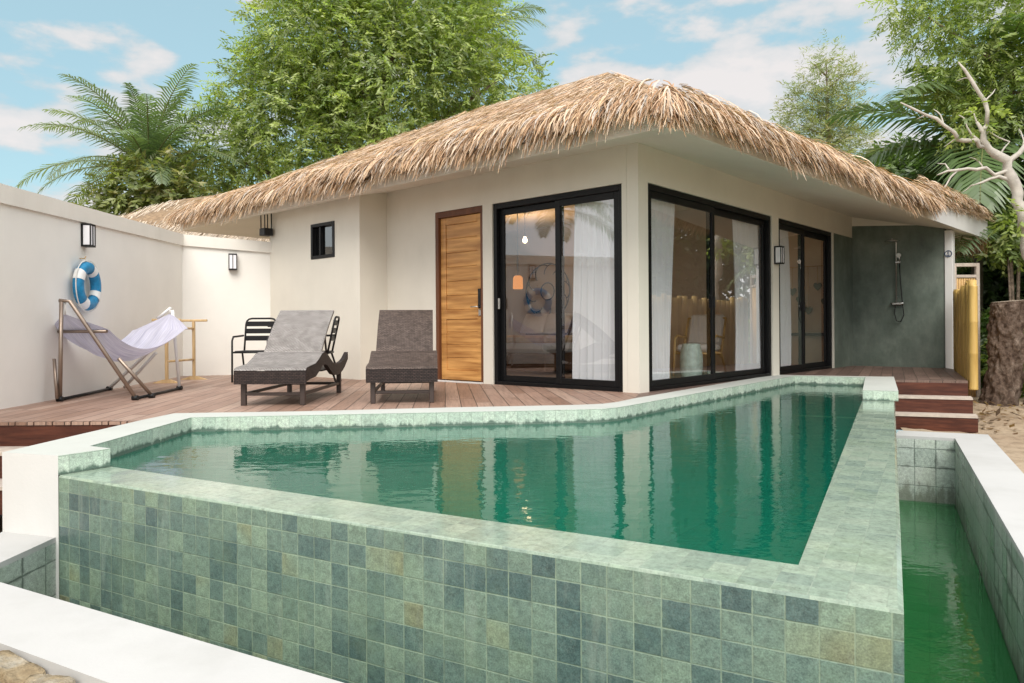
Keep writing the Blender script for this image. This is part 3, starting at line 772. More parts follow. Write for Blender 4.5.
# roof -------------------------------------------------------------
eA, eB, eC, eD = (-.86, -.87, 2.60), (8.84, -1.87, 2.30), (8.84, 8.0, 2.45), (-.86, 9.25, 2.57)
def lerp(a, b, t): return tuple(a[i]+(b[i]-a[i])*t for i in range(3))
mb = hb()                                     # soffit boards, rising to the walls
wz = 2.775
mb.face([eA, (0.01, 0.01, wz), (0.01, 6.9, wz), eD], 0)
mb.face([eA, eB, (7.46, 0.01, wz-.03), (0.01, 0.01, wz)], 0)
mb.face([eB, eC, (7.46, 6.9, wz), (7.46, 0.01, wz-.03)], 0)
mb.face([eD, (0.01, 6.9, wz), (7.46, 6.9, wz), eC], 0)
mb.build('soffit', MT['soffit'], villa)
def fascia(a, b, outn, h, th=.03, t0=0., t1=1.):
    a2, b2 = Vector(lerp(a, b, t0)), Vector(lerp(a, b, t1)); o = Vector((*outn, 0))*th; up = Vector((0, 0, h))
    q = [a2, b2, b2+o, a2+o]
    for p in ([q[3], q[2], q[2]+up, q[3]+up], [q[1], q[0], q[0]+up, q[1]+up], q[::-1], [x+up for x in q], [q[0], q[3], q[3]+up, q[0]+up], [q[2], q[1], q[1]+up, q[2]+up]): mb.face(p, 0)
rn = Vector((-1.0, -9.7)).normalized(); rn = (rn.x, rn.y)
mb = hb(); fascia(eD, eA, (-1, 0), .15); fascia(eA, eB, rn, .16, t0=.003, t1=.72)
mb.build('fascia', MT['soffit'], villa)
mb = hb(); fascia(eA, eB, rn, .32, .04, .72, 1.0)
mb.build('fascia', MT['white'], villa)

TCOL = np.array([1.02, 1.06, 1.14])*np.array([(.58, .405, .265), (.70, .535, .385), (.50, .31, .18), (.36, .20, .10), (.56, .47, .385), (.42, .365, .31), (.26, .145, .08), (.60, .405, .235)])
TPROB = np.array([.24, .18, .2, .1, .08, .04, .05, .14])
class Reeds:
    def __init__(s): s.V = []; s.F = []; s.C = []; s.n = 0
    def add(s, p0, d0, d1, ln, wd, side, nseg=3, tint=1.):
        """many reeds: p0,d0,d1,side (m,3); ln,wd (m)"""
        m = len(p0); pts = [p0]; p = p0
        for k in range(nseg):
            t = (k+.5)/nseg; d = d0*(1-t)+d1*t; d = d/np.linalg.norm(d, axis=1, keepdims=True)
            p = p+d*(ln/nseg)[:, None]; pts.append(p)
        wk = [.75, 1., .8, .3][:nseg+1] if nseg == 3 else list(np.linspace(.9, .35, nseg+1))
        vs = []
        for k in range(nseg+1):
            h = side*(wd*wk[k]*.5)[:, None]; vs += [pts[k]-h, pts[k]+h]
        V = np.stack(vs, axis=1)
        base = s.n+np.arange(m)*(2*(nseg+1))
        for k in range(nseg):
            s.F.append(np.stack([base+2*k, base+2*k+1, base+2*k+3, base+2*k+2], axis=1))
        c = TCOL[RNG.choice(len(TCOL), m, p=TPROB/TPROB.sum())]*RNG.uniform(.8, 1.18, (m, 1))*tint
        for k in range(nseg): s.C.append(c)
        s.V.append(V.reshape(-1, 3)); s.n += m*2*(nseg+1)
    def out(s): return np.concatenate(s.V), np.concatenate(s.F), np.concatenate(s.C)
def unit(a): return a/np.linalg.norm(a, axis=-1, keepdims=True)
def thatch_edge(rd, a, b, outn, inwards, pitch, per_m=90, layers=8, h0=.16, h1=.44, t_skip=None, drop=1., corner=(0, 0)):
    """shaggy eave along a-b. outn: horizontal outward normal; reeds spring from the rounded edge and droop"""
    a = np.array(a, float); b = np.array(b, float); Ln = np.linalg.norm(b-a); tang = (b-a)/Ln
    o = np.array([*outn, 0.]); up = np.array([0, 0, 1.])
    for k in range(layers):
        m = int(Ln*per_m); u = k/(layers-1)
        # profile: low, outermost rows first, higher rows set back
        oo = .10+.05*math.sin(u*math.pi)-.42*max(0, u-.45)
        tr_ = max(0., .10-oo)*1.6
        t = RNG.uniform(tr_, Ln-tr_, m)
        hh = h0+(h1-h0)*u
        ho = hh+RNG.normal(0, .02, m)+.035*np.sin(t*2.1+k)+.025*np.sin(t*5.3+2*k)
        p0 = a+tang*t[:, None]+o*(oo+RNG.normal(0, .025, m)-.06)[:, None]+up*ho[:, None]
        if t_skip is not None:
            f = t/Ln; ht = np.clip((f-t_skip)/.05, 0, 1)
            p0 = p0+up*(ht*.22)[:, None]-o*(ht*.05)[:, None]
        ln = RNG.uniform(.24, .40, m)*(1-.12*(u < .2))*drop
        if t_skip is not None: ln = ln*(1-.55*ht)
        sl = .55*u
        d0 = unit(o*(.75+.2*u)+up*(-.35+.1*u)+tang*RNG.normal(0, .12, m)[:, None]+up*RNG.normal(0, .08, m)[:, None])
        d1 = unit(o*(.22+.25*u)-up*(1.0-.25*u)+tang*RNG.normal(0, .17, m)[:, None]+o*RNG.normal(0, .09, m)[:, None])
        side = unit(tang+o*RNG.normal(0, .35, m)[:, None]+up*RNG.normal(0, .3, m)[:, None])
        rd.add(p0, d0, d1, ln, RNG.uniform(.009, .023, m), side)
def thatch_field(rd, A, B, Pb, Pa, dens=110, ln=(.25, .5), lift=.03, wd=(.008, .021)):
    """reeds lying on a roof plane: A-B is the eave edge, Pa/Pb the top edge above A / B"""
    A, B, Pb, Pa = [np.array(x, float) for x in (A, B, Pb, Pa)]
    nrm = unit(np.cross(B-A, Pa-A)); nrm = nrm if nrm[2] > 0 else -nrm
    area = .5*np.linalg.norm(np.cross(B-A, Pb-A))+.5*np.linalg.norm(np.cross(Pb-A, Pa-A))
    m = int(area*dens); u = RNG.uniform(0, 1, m); v = 1-np.sqrt(RNG.uniform(0, 1, m)*.999)
    e = A+(B-A)*u[:, None]; tp = Pa+(Pb-Pa)*u[:, None]
    p0 = e+(tp-e)*v[:, None]+nrm*np.abs(RNG.normal(lift, .018, m))[:, None]
    down = unit(((A+B)/2-(Pa+Pb)/2)[None, :]); tang = unit((B-A)[None, :])
    d0 = unit(down+nrm*RNG.normal(.07, .05, m)[:, None]+tang*RNG.normal(0, .22, m)[:, None])
    d1 = unit(down-nrm*RNG.uniform(.0, .22, m)[:, None]+tang*RNG.normal(0, .22, m)[:, None])
    side = unit(tang+nrm*RNG.normal(0, .35, m)[:, None])
    rd.add(p0, d0, d1, RNG.uniform(ln[0], ln[1], m), RNG.uniform(wd[0], wd[1], m), side, 2)

def top(p, h=.40): return (p[0], p[1], p[2]+h)
r1, r2 = (4.0, 3.1, 5.3), (4.0, 6.0, 5.3)
inset = .12
tA, tB, tC, tD = (eA[0]+.42, eA[1]+.42, 2.93), (eB[0]-.05, eB[1]+inset, 2.74), (eC[0]-.1, eC[1]-.1, 2.85), (eD[0]+inset, eD[1]-.1, 2.97)
mb = hb()
mb.face([tD, tA, r1, r2], 0); mb.face([tA, tB, r1], 0); mb.face([tB, tC, r2, r1], 0); mb.face([tC, tD, r2], 0)
lo = [(p[0], p[1], p[2]+.12) for p in (eA, eB, eC, eD)]
lo[1] = (eB[0], eB[1]+.02, eB[2]+.3); lo[0] = (eA[0]+.0, eA[1]+.0, eA[2]+.12)
tt = [tA, tB, tC, tD]
for i in range(4): j = (i+1) % 4; mb.face([lo[i], lo[j], tt[j], tt[i]], 0)
roof = mb.build('roof', MT['thatchb'], villa)
rd = Reeds()
thatch_edge(rd, eD, eA, (-1, 0), None, 0, h0=.20, h1=.52)
thatch_edge(rd, eA, eB, rn, None, 0, t_skip=.68, h1=.50)
thatch_edge(rd, eB, eC, (1, 0), None, 0, per_m=80, layers=8, h0=-.02, drop=1.35)
# corner where the two eaves meet: reeds fan round it
for k in range(10):
    m = 90; u = k/9; th = RNG.uniform(0, math.pi/2, m)
    o = np.stack([-np.cos(th), -np.sin(th), np.zeros(m)], 1); tg = np.stack([np.sin(th), -np.cos(th), np.zeros(m)], 1); up = np.array([0, 0, 1.])
    p0 = np.array(eA)+o*(.03+.05*math.sin(u*math.pi)-.30*max(0, u-.45)+RNG.normal(0, .02, m))[:, None]+up*(.15+.27*u+RNG.normal(0, .02, m))[:, None]
    d0 = unit(o*.8-up*.3+tg*RNG.normal(0, .2, m)[:, None]); d1 = unit(o*(.25+.2*u)-up*1.+tg*RNG.normal(0, .25, m)[:, None])
    rd.add(p0, d0, d1, RNG.uniform(.18, .34, m), RNG.uniform(.008, .02, m), unit(tg+up*RNG.normal(0, .3, m)[:, None]))
thatch_field(rd, tA, tD, r2, r1, 300); thatch_field(rd, tA, tB, r1, r1, 300); thatch_field(rd, tB, tC, r2, r1, 60); thatch_field(rd, tC, tD, r2, r2, 60)
# denser tufts just behind the rim
thatch_field(rd, tA, tD, lerp(tD, r2, .22), lerp(tA, r1, .22), 620, (.25, .45), .05); thatch_field(rd, tA, tB, lerp(tB, r1, .22), lerp(tA, r1, .22), 620, (.25, .45), .05)
V, F, C_ = rd.out()
Hn = np.array(HM); V = V @ Hn[:3, :3].T + Hn[:3, 3]
mesh_np('thatch', V, F, C_, MT['thatch'], roof)

# doors and windows --------------------------------------------------
def slider(facade, a, b, zt, mid, knob):
    """two-leaf sliding glass door. facade 'x': along x at y=0; 'y': along y at x=0. a<b positions"""
    def T(u, d, z): return (u, d, z) if facade == 'x' else (d, u, z)
    def bx(mb, u0, u1, d0, d1, z0, z1, b=.004):
        p = T(u0, d0, z0); q = T(u1, d1, z1)
        mb.bbox(min(p[0], q[0]), max(p[0], q[0]), min(p[1], q[1]), max(p[1], q[1]), z0, z1, b)
    mb = hb(); f = .055
    bx(mb, a, a+f, .02, .13, 0, zt); bx(mb, b-f, b, .02, .13, 0, zt)
    bx(mb, a+f, b-f, .02, .13, zt-.07, zt); bx(mb, a+f, b-f, .018, .13, .0, .045)
    fr = mb.build('sliding_door', MT['black'], villa)
    for (u0, u1, d0) in ((a+f, mid+.04, .035), (mid-.04, b-f, .085)):
        mb = hb(); s_ = .075
        bx(mb, u0, u0+s_, d0, d0+.035, .047, zt-.072); bx(mb, u1-s_, u1, d0, d0+.035, .047, zt-.072)
        bx(mb, u0+s_, u1-s_, d0, d0+.035, .047, .12); bx(mb, u0+s_, u1-s_, d0, d0+.035, zt-.15, zt-.072)
        mb.build('leaf_frame', MT['black'], fr)
        mb = hb(); dd = d0+.018
        mb.face([T(u0+s_-.004, dd, .116), T(u1-s_+.004, dd, .116), T(u1-s_+.004, dd, zt-.146), T(u0+s_-.004, dd, zt-.146)], 0)
        mb.build('glass_pane', MT['glass'], fr)
    for u in knob:
        mb = hb(); bx(mb, u-.012, u+.012, .012, .034, .98, 1.12, .003); mb.build('handle', MT['steel'] if facade == 'y' else MT['blackm'], fr)
    return fr
slider('y', .218, 2.211, 2.350, 1.16, (2.12,))
slider('x', .207, 3.688, 2.360, 1.87, (1.86,))
slider('x', 3.937, 6.318, 2.364, 5.05, (5.03,))
# teak entrance door
mb = hb()
mb.bbox(.0, .12, 3.245, 3.303, .0, 2.355, .004); mb.bbox(.0, .12, 2.387, 2.43, .0, 2.355, .004); mb.bbox(.0, .12, 2.43, 3.245, 2.27, 2.355, .004)
door = mb.build('door_frame', MT['doorf'], villa)
mb = hb()
d0, d1, zb, zt_ = 2.433, 3.242, .025, 2.267
mb.bbox(.045, .085, d0, d0+.10, zb, zt_, .004); mb.bbox(.045, .085, d1-.10, d1, zb, zt_, .004)
for z0_, z1_ in ((zb, zb+.13), (.86, .99), (zt_-.1, zt_)): mb.bbox(.046, .085, d0+.10, d1-.10, z0_, z1_, .004)
for z0_, z1_, n in ((zb+.13, .86, 4), (.99, zt_-.1, 6)):
    hgt = (z1_-z0_)/n
    for k in range(n): mb.bbox(.058, .08, d0+.10, d1-.10, z0_+k*hgt+.001, z0_+(k+1)*hgt-.001, .006)
leafd = mb.build('door_leaf', MT['door'], door)
mb = hb(); mb.bbox(.025, .045, d0+.025, d0+.075, 1.0, 1.26, .004); mb.build('lock_plate', MT['blackm'], door)
mb = hb(); mb.tube([hp for hp in ((.04, d0+.05, 1.02), (-.01, d0+.05, 1.02), (-.012, d0+.17, 1.02))], .009, 8); mb.bbox(.03, .044, d0+.03, d0+.07, .9, .985, .003)
mb.build('handle', MT['steel'], door)
mb = hb(); mb.box(-.05, .0, 2.387, 3.303, .0, .018); mb.build('threshold', MT['white'], villa)
# small bathroom window in the wing
mb = hb()
y0_, y1_, z0_, z1_ = 4.982, 5.598, 1.822, 2.363; f = .05
mb.bbox(-.515, -.4, y0_, y0_+f, z0_, z1_, .004); mb.bbox(-.515, -.4, y1_-f, y1_, z0_, z1_, .004)
mb.bbox(-.515, -.4, y0_+f, y1_-f, z0_, z0_+f, .004); mb.bbox(-.515, -.4, y0_+f, y1_-f, z1_-f, z1_, .004)
mb.bbox(-.495, -.42, 5.36, 5.40, z0_+f, z1_-f, .004)
win = mb.build('window', MT['black'], villa)
mb = hb(); mb.face([(-.45, y0_+f, z0_+f), (-.45, y1_-f, z0_+f), (-.45, y1_-f, z1_-f), (-.45, y0_+f, z1_-f)][::-1], 0)
mb.build('pane', MT['glass2'], win)
mb = hb(); mb.box(-.345, -.33, 4.9, 5.65, 1.7, 2.45); mb.build('blind', MT['counter'], win)

# ------------------------------------------------------------------ things on the villa and walls
def wall_lamp(name, label, T, w=.13, h=.265, d=.11):
    t = thing(name, label, 'wall lamp', tuple(T @ Vector((0, 0, -h/2))), 0, 'black wall lamps')
    def nb(): return MB(T)
    mb = nb(); mb.bbox(-w/2, w/2, -.02, -.0015, -h/2, h/2, .003)
    for x in (-w/2, w/2-.013): mb.bbox(x, x+.013, -d, -d+.013, -h/2+.016, h/2-.016, .002)
    mb.bbox(-w/2, w/2, -d, -.02, h/2-.018, h/2, .002); mb.bbox(-w/2, w/2, -d, -.02, -h/2, -h/2+.018, .002)
    mb.bbox(-.005, .005, -d-.002, -d+.010, -h/2+.016, h/2-.016, .002)
    mb.build('frame', MT['blackm'], t)
    mb = nb(); mb.bbox(-w/2+.006, w/2-.006, -d+.008, -.022, -h/2+.019, h/2-.019, .004)
    mb.build('diffuser', MT['diff'], t)
    return t
def wallT(x, y, z, ang): return Matrix.Translation((x, y, z)) @ Matrix.Rotation(ang, 4, 'Z')   # local -y looks out of the wall
aL = math.atan2(.995, -.0985)
wall_lamp('wall_lamp', 'black wall lamp with white panel above the blue life ring', wallT(wl(8.56), 8.56, 1.835, aL))
sd = (we[0]-wc[0], we[1]-wc[1]); aS = math.atan2(sd[1], sd[0])
wall_lamp('wall_lamp', 'black wall lamp on the short wall behind the slatted metal chair', wallT(wc[0]+sd[0]*.55, wc[1]+sd[1]*.55, 1.845, aS))
wall_lamp('wall_lamp', 'black wall lamp on the pillar between the two glass doors facing the pool', HM @ wallT(3.812, 0, 1.79, 0))
# lantern hung under the eave of the wing
lt = thing('hanging_lantern', 'black lantern hung on straps under the thatched eave at the wing corner', 'lantern', tuple(hw(-.62, 6.72, 2.3)), RZ)
mb = MB(HM)
mb.bbox(-.70, -.54, 6.64, 6.80, 2.28, 2.40, .006)
mb.build('box', MT['blackm'], lt)
mb = MB(HM)
for dx in (-.06, .06):
    for dy in (-.06, .06): mb.box(-.62+dx-.007, -.62+dx+.007, 6.72+dy-.007, 6.72+dy+.007, 2.401, 2.66)
mb.box(-.69, -.55, 6.65, 6.79, 2.66, 2.67)
mb.build('strap', MT['blackm'], lt)
# life ring
rg = thing('life_ring', 'blue and white life ring hanging on the cream wall over the hammock', 'life ring', (wl(8.47)+.08, 8.47, .96))
RT = Matrix.Translation((wl(8.47)+.085, 8.47, 1.243)) @ Matrix.Rotation(aL, 4, 'Z') @ Matrix.Rotation(R(90), 4, 'X') @ Matrix.Rotation(R(8), 4, 'Z')
def torus_seg(mb, t0, t1, Rm, rm, n=10, m=12, mi=0):
    def fn(u, v):
        a = t0+(t1-t0)*u; b = 2*math.pi*v
        return ((Rm+rm*math.cos(b))*math.cos(a), (Rm+rm*math.cos(b))*math.sin(a), rm*math.sin(b)*.8)
    mb.grid(fn, n, m, mi)
for k in range(4):
    a0 = R(45+90*k-13+8); a1 = R(45+90*k+13+8); a2 = a1+R(90-26)
    mb = MB(RT); torus_seg(mb, a0, a1, .212, .073, 6); mb.build('white_band', MT['ringw'], rg)
    mb = MB(RT); torus_seg(mb, a1, a2, .212, .069, 14); mb.build('blue_cover', MT['blue'], rg)
mb = MB(RT)
pts = [(.30*math.cos(a)*(1-.02*math.cos(4*a)), .30*math.sin(a)*(1-.02*math.cos(4*a)), .012) for a in [2*math.pi*k/40 for k in range(41)]]
mb.tube(pts, .006, 6); mb.build('rope', MT['rope'], rg)
mb = MB(); mb.tube([(wl(8.47)+.0, 8.47, 1.56), (wl(8.47)+.06, 8.47, 1.56), (wl(8.47)+.07, 8.47, 1.585)], .006, 6)
mb.tube([(wl(8.47)+.06, 8.47, 1.56), (wl(8.47)+.07, 8.48, 1.52)], .004, 5); mb.build('hook', MT['rattan'], rg)

# hammock on its folding stand
hk = thing('hammock', 'pale lilac hammock on a folding metal stand against the cream wall', 'hammock', (-4.45, 8.35, 0))
T1 = Vector((-4.66, 7.72, 1.035)); T2 = Vector((-4.19, 9.07, 1.0))
def part(name, m, *tubes):
    for path, r_ in tubes:
        b_m = MB(); b_m.tube(path, r_, 8); b_m.build(name, m, hk)
part('near_leg', MT['bronze'], ([(-4.69, 7.67, .03), T1+Vector((-.02, -.03, 0))], .021), ([T1+Vector((-.045, -.03, .012)), T1+Vector((.05, 0, .005)), (-3.95, 7.75, .03)], .021),
     ([(-3.90, 8.0, .03), (-4.15, 7.80, .44)], .019), ([(-4.69, 7.62, .03), (-4.765, 7.70, .44)], .017))
part('far_leg', MT['tube_sheen'], ([(-4.08, 9.07, .03), (-4.16, 9.07, .98)], .020), ([T2+Vector((.01, 0, .01)), (-4.36, 9.1, .88)], .016),
     ([(-4.94, 9.07, .03), (-4.42, 8.98, .46), (-4.2, 9.03, .62)], .02), ([(-4.80, 9.15, .03), (-4.34, 9.02, .46)], .02))
part('base_rail', MT['blackm'], ([(-4.69, 7.67, .02), (-4.94, 9.07, .02)], .016), ([(-3.95, 7.75, .02), (-4.08, 9.07, .02)], .016))
part('foot', MT['blackm'], *[([(p[0]-.03, p[1], .025), (p[0]+.03, p[1], .025)], .027) for p in ((-4.69, 7.67), (-3.95, 7.75), (-3.90, 8.0), (-4.94, 9.07), (-4.08, 9.07))])
ax = (T2-T1); ax.z = 0; axn = ax.normalized(); pr = Vector((axn.y, -axn.x, 0))
S1 = T1+axn*.17+pr*(-.02); S1.z = .725
part('spreader_bar', MT['bronze'], ([S1-pr*.43, S1+pr*.40], .017), ([S1-pr*.43+Vector((0, 0, .035)), S1+pr*.12+Vector((0, 0, .05))], .011))
def ham(u, v):
    s_ = v*2-1
    base = T1.lerp(T2, u); e_ = min(1, u/.12, (1-u)/.10); k_ = max(0., min(1., (u-.12)/.78))
    zt = .90 if u < .5 else .93
    z = zt-(zt-.745)*e_**.8
    if e_ >= 1: z = .745+.03*k_-.375*math.sin(math.pi*k_)**.8+.15*abs(s_)**1.7*math.sin(math.pi*k_)**.7
    w = .02+.385*e_**.75-.05*math.sin(math.pi*k_)
    wr = .010*math.sin(v*34+u*5)*math.sin(math.pi*u)
    p = Vector((base.x, base.y, 0))+pr*(w*s_); return (p.x, p.y, z+wr)
mb = MB(); mb.grid(ham, 40, 36)
def M_cloth():
    m, nt, out = mat('lilac_hammock_cloth'); uv = uvco(nt)
    n = noise(nt, mapping(nt, uv, (4, 60, 1)), 1, 3); w = noise(nt, uv, 5, 3)
    col = ramp(nt, n, [(.3, (.47, .465, .62)), (.7, (.74, .735, .83))])
    col = mixc(nt, 1., col, ramp(nt, w, [(.3, (.85,)*3), (.7, (1.08,)*3)]), 'MULTIPLY')
    bsdf(nt, out, col, .9, n, .4, .01, .2, trans=.3); return m
mb.build('cloth', M_cloth(), hk)
part('cord', MT['rope'], ([T1, Vector(ham(0, .5))], .008), ([T2, Vector(ham(1, .5))], .008))

# pale wooden towel rack behind the hammock
tr = thing('towel_rack', 'pale wooden towel rack standing in the wall corner behind the hammock', 'rack', (-4.72, 10.65, 0))
for (x, y) in ((-4.80, 10.28), (-4.74, 11.02)):
    mb = MB(); mb.bbox(x-.018, x+.018, y-.022, y+.022, .05, .86, .004); mb.build('upright', MT['pine'], tr)
    mb = MB()
    mb.face([(x-.2, y-.02, 0), (x+.2, y-.02, 0), (x+.05, y-.02, .05), (x-.05, y-.02, .05)]); mb.face([(x+.2, y+.02, 0), (x-.2, y+.02, 0), (x-.05, y+.02, .05), (x+.05, y+.02, .05)])
    mb.face([(x-.2, y-.02, .0), (x-.05, y-.02, .05), (x-.05, y+.02, .05), (x-.2, y+.02, 0)]); mb.face([(x+.05, y-.02, .05), (x+.2, y-.02, 0), (x+.2, y+.02, 0), (x+.05, y+.02, .05)])
    mb.face([(x-.05, y-.02, .05), (x+.05, y-.02, .05), (x+.05, y+.02, .05), (x-.05, y+.02, .05)])
    mb.build('foot', MT['pine'], tr)
    mb = MB(); mb.bbox(x-.2, x+.2, y-.02, y+.02, .86, .895, .006); mb.build('top_bar', MT['pine'], tr)
for z in (.30, .76):
    mb = MB(); mb.tube([(-4.80, 10.28, z), (-4.74, 11.02, z)], .016, 8); mb.build('rail', MT['pine'], tr)

# loungers
def lounger(label, loc, rz, seatm):
    t = thing('sun_lounger', label, 'sun lounger', loc, rz, 'wicker sun loungers on the deck')
    T = WM[t.name]
    prof = [(0, .335), (.03, .36), (.15, .372), (.34, .385), (.47, .43), (.58, .475), (.68, .492), (.78, .475), (.90, .42), (1.02, .37), (1.16, .35), (1.30, .352), (1.44, .368), (1.56, .40), (1.66, .445), (1.70, .462)]
    th = .125; w = .345
    def rail(x0, x1):
        mb = MB(T); ln = 0
        for (y0, z0), (y1, z1) in zip(prof, prof[1:]):
            l2 = ln+math.hypot(y1-y0, z1-z0)
            tk0 = th if y0 < 1.3 else th*(1-(y0-1.3)*.9); tk1 = th if y1 < 1.3 else th*(1-(y1-1.3)*.9)
            for x, fl in ((x0, -1), (x1, 1)):
                q = [(x, y0, z0-tk0), (x, y1, z1-tk1), (x, y1, z1), (x, y0, z0)]
                uv = [(ln, 0), (l2, 0), (l2, th), (ln, th)]
                if fl < 0: q = q[::-1]; uv = uv[::-1]
                mb.face(q, 0, uvs=uv, smooth=False)
            mb.face([(x0, y0, z0), (x1, y0, z0), (x1, y1, z1), (x0, y1, z1)], 0, uvs=[(x0, ln), (x1, ln), (x1, l2), (x0, l2)], smooth=True)
            mb.face([(x0, y0, z0-tk0), (x0, y1, z1-tk1), (x1, y1, z1-tk1), (x1, y0, z0-tk0)], 0, uvs=[(x0, ln), (x0, l2), (x1, l2), (x1, ln)], smooth=True)
            ln = l2
        (ya, za), (yb, zb) = prof[0], prof[-1]; tb = th*(1-.40*.9)
        mb.face([(x0, ya, za-th), (x1, ya, za-th), (x1, ya, za), (x0, ya, za)]); mb.face([(x1, yb, zb-tb), (x0, yb, zb-tb), (x0, yb, zb), (x1, yb, zb)])
        return mb
    rail(-w, -w+.045).build('side_rail', MT['wick'], t, weld=False); rail(w-.045, w).build('side_rail', MT['wick'], t, weld=False)
    mb = MB(T); ln = 0       # seat: woven sheet between the rails, slightly above them
    sp = [p for p in prof if p[0] <= .80]
    for (y0, z0), (y1, z1) in zip(sp, sp[1:]):
        l2 = ln+math.hypot(y1-y0, z1-z0)
        mb.face([(-w, y0-.002, z0+.006), (w, y0-.002, z0+.006), (w, y1, z1+.006), (-w, y1, z1+.006)], 0, uvs=[(-w, ln), (w, ln), (w, l2), (-w, l2)], smooth=True); ln = l2
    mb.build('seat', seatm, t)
    mb = MB(T); mb.face([(-w+.045, -.001, .21), (w-.045, -.001, .21), (w-.045, -.001, .338), (-w+.045, -.001, .338)]); mb.face([(-w+.045, 0.03, .21), (-w+.045, -.001, .21), (w-.045, -.001, .21), (w-.045, .03, .21)][::-1])
    mb.build('front_panel', MT['wick'], t)
    mb = MB(T); mb.box(-w+.046, w-.046, .72, 1.55, .29, .305); mb.build('under_panel', MT['wick'], t)
    # backrest panel
    bl, bw, thk = .70, .30, .028; p0 = Vector((0, .72, .475)); d = Vector((0, .60, .50)).normalized(); nn = Vector((0, -d.z, d.y))
    def P3(x, s_, k): return p0+Vector((x, 0, 0))+d*s_+nn*k
    mb = MB(T); nseg = 8
    def bow(s_): return .025*math.sin(math.pi*s_/bl)
    for k in range(nseg):
        a, b = bl*k/nseg, bl*(k+1)/nseg
        mb.face([P3(-bw, a, thk+bow(a)), P3(bw, a, thk+bow(a)), P3(bw, b, thk+bow(b)), P3(-bw, b, thk+bow(b))], 0, uvs=[(-bw, a), (bw, a), (bw, b), (-bw, b)], smooth=True)
        mb.face([P3(-bw, b, bow(b)), P3(bw, b, bow(b)), P3(bw, a, bow(a)), P3(-bw, a, bow(a))], 0, uvs=[(-bw, b), (bw, b), (bw, a), (-bw, a)], smooth=True)
        for x, f_ in ((-bw, 1), (bw, -1)):
            q = [P3(x, a, bow(a)), P3(x, a, thk+bow(a)), P3(x, b, thk+bow(b)), P3(x, b, bow(b))]; mb.face(q[::f_])
    mb.face([P3(-bw, bl, 0), P3(-bw, bl, thk), P3(bw, bl, thk), P3(bw, bl, 0)])
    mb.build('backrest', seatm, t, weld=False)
    for x, y in ((-.285, .10), (.285, .10), (-.285, 1.50), (.285, 1.50)):
        mb = MB(T); mb.bbox(x-.024, x+.024, y-.024, y+.024, 0, .235 if y < 1 else .29, .005); mb.build('leg', MT['legm'], t)
    for q in ((-.262, .262, .085, .115), (-.262, .262, 1.485, 1.515), (-.30, -.27, .125, 1.475), (.27, .30, .125, 1.475)):
        mb = MB(T); mb.bbox(*q, .095, .125, .004); mb.build('stretcher', MT['legm'], t)
    for x in (-.2, .2):
        mb = MB(T); mb.tube([(x, 1.16, .84), (x, 1.34, .30)], .012, 6); mb.build('back_prop', MT['legm'], t)
    return t
lounger('wicker lounger with painted-in sky sheen and reclined back in front of the slatted chairs', (-2.305, 7.03, 0), R(-.8), MT['wick_sky'])
lounger('dark brown wicker lounger with reclined back standing beside the teak door', (-1.07, 7.17, 0), R(6.0), MT['wickt'])

# black metal terrace chairs and table
def metal_chair(label, loc, rz):
    t = thing('metal_chair', label, 'chair', loc, rz, 'black slatted terrace chairs')
    T = WM[t.name]; w = .22            # faces -y
    def arc(x): return
    mb = MB(T); z1 = .90
    back = [(-w, .20, .40), (-w, .29, z1-.08), (-w+.012, .30, z1-.035), (-w+.04, .306, z1-.01), (-w+.08, .308, z1), (w-.08, .308, z1), (w-.04, .306, z1-.01), (w-.012, .30, z1-.035), (w, .29, z1-.08), (w, .20, .40)]
    mb.tube(back, .014, 8); mb.build('back_frame', MT['blackm'], t)
    for k in range(3):
        z = .575+.105*k; y = .20+.10*(z-.40)/.46
        mb = MB(T); mb.bbox(-w+.012, w-.012, y-.006, y+.006, z, z+.072, .003); mb.build('back_slat', MT['blackm'], t)
    for k in range(6):
        y = -.22+.075*k
        mb = MB(T); mb.bbox(-w, w, y, y+.055, .425, .437, .003); mb.build('seat_slat', MT['blackm'], t)
    mb = MB(T); mb.tube([(-w-.015, -.22, .415), (w+.015, -.22, .415), (w+.015, .22, .415), (-w-.015, .22, .415), (-w-.015, -.22, .415)], .013, 6); mb.build('seat_frame', MT['blackm'], t)
    for s_ in (-1, 1):
        x = s_*(w+.025)
        mb = MB(T); mb.tube([(x, -.25, 0), (x, -.24, .58), (x, -.19, .635), (x, .24, .65)], .014, 8); mb.build('front_leg', MT['blackm'], t)
        mb = MB(T); mb.tube([(x, .32, 0), (x, .19, .41), (x, .19, .43)], .014, 8); mb.build('rear_leg', MT['blackm'], t)
    return t
metal_chair('black slatted metal chair facing forward in front of the corner wall', (-3.68, 10.6, 0), R(2))
metal_chair('black slatted metal chair seen sideways behind the left lounger backrest', (-2.70, 10.12, 0), R(-84))
tb = thing('metal_table', 'small black metal table between the two slatted chairs', 'table', (-3.385, 11.371, 0), RZ)
T = WM[tb.name]
mb = MB(T); mb.bbox(-.26, .26, -.26, .26, .775, .80, .005); mb.build('table_top', MT['blackm'], tb)
for x in (-.23, .23):
    for y in (-.23, .23):
        mb = MB(T); mb.tube([(x, y, 0), (x*.9, y*.9, .775)], .018, 8); mb.build('leg', MT['blackm'], tb)

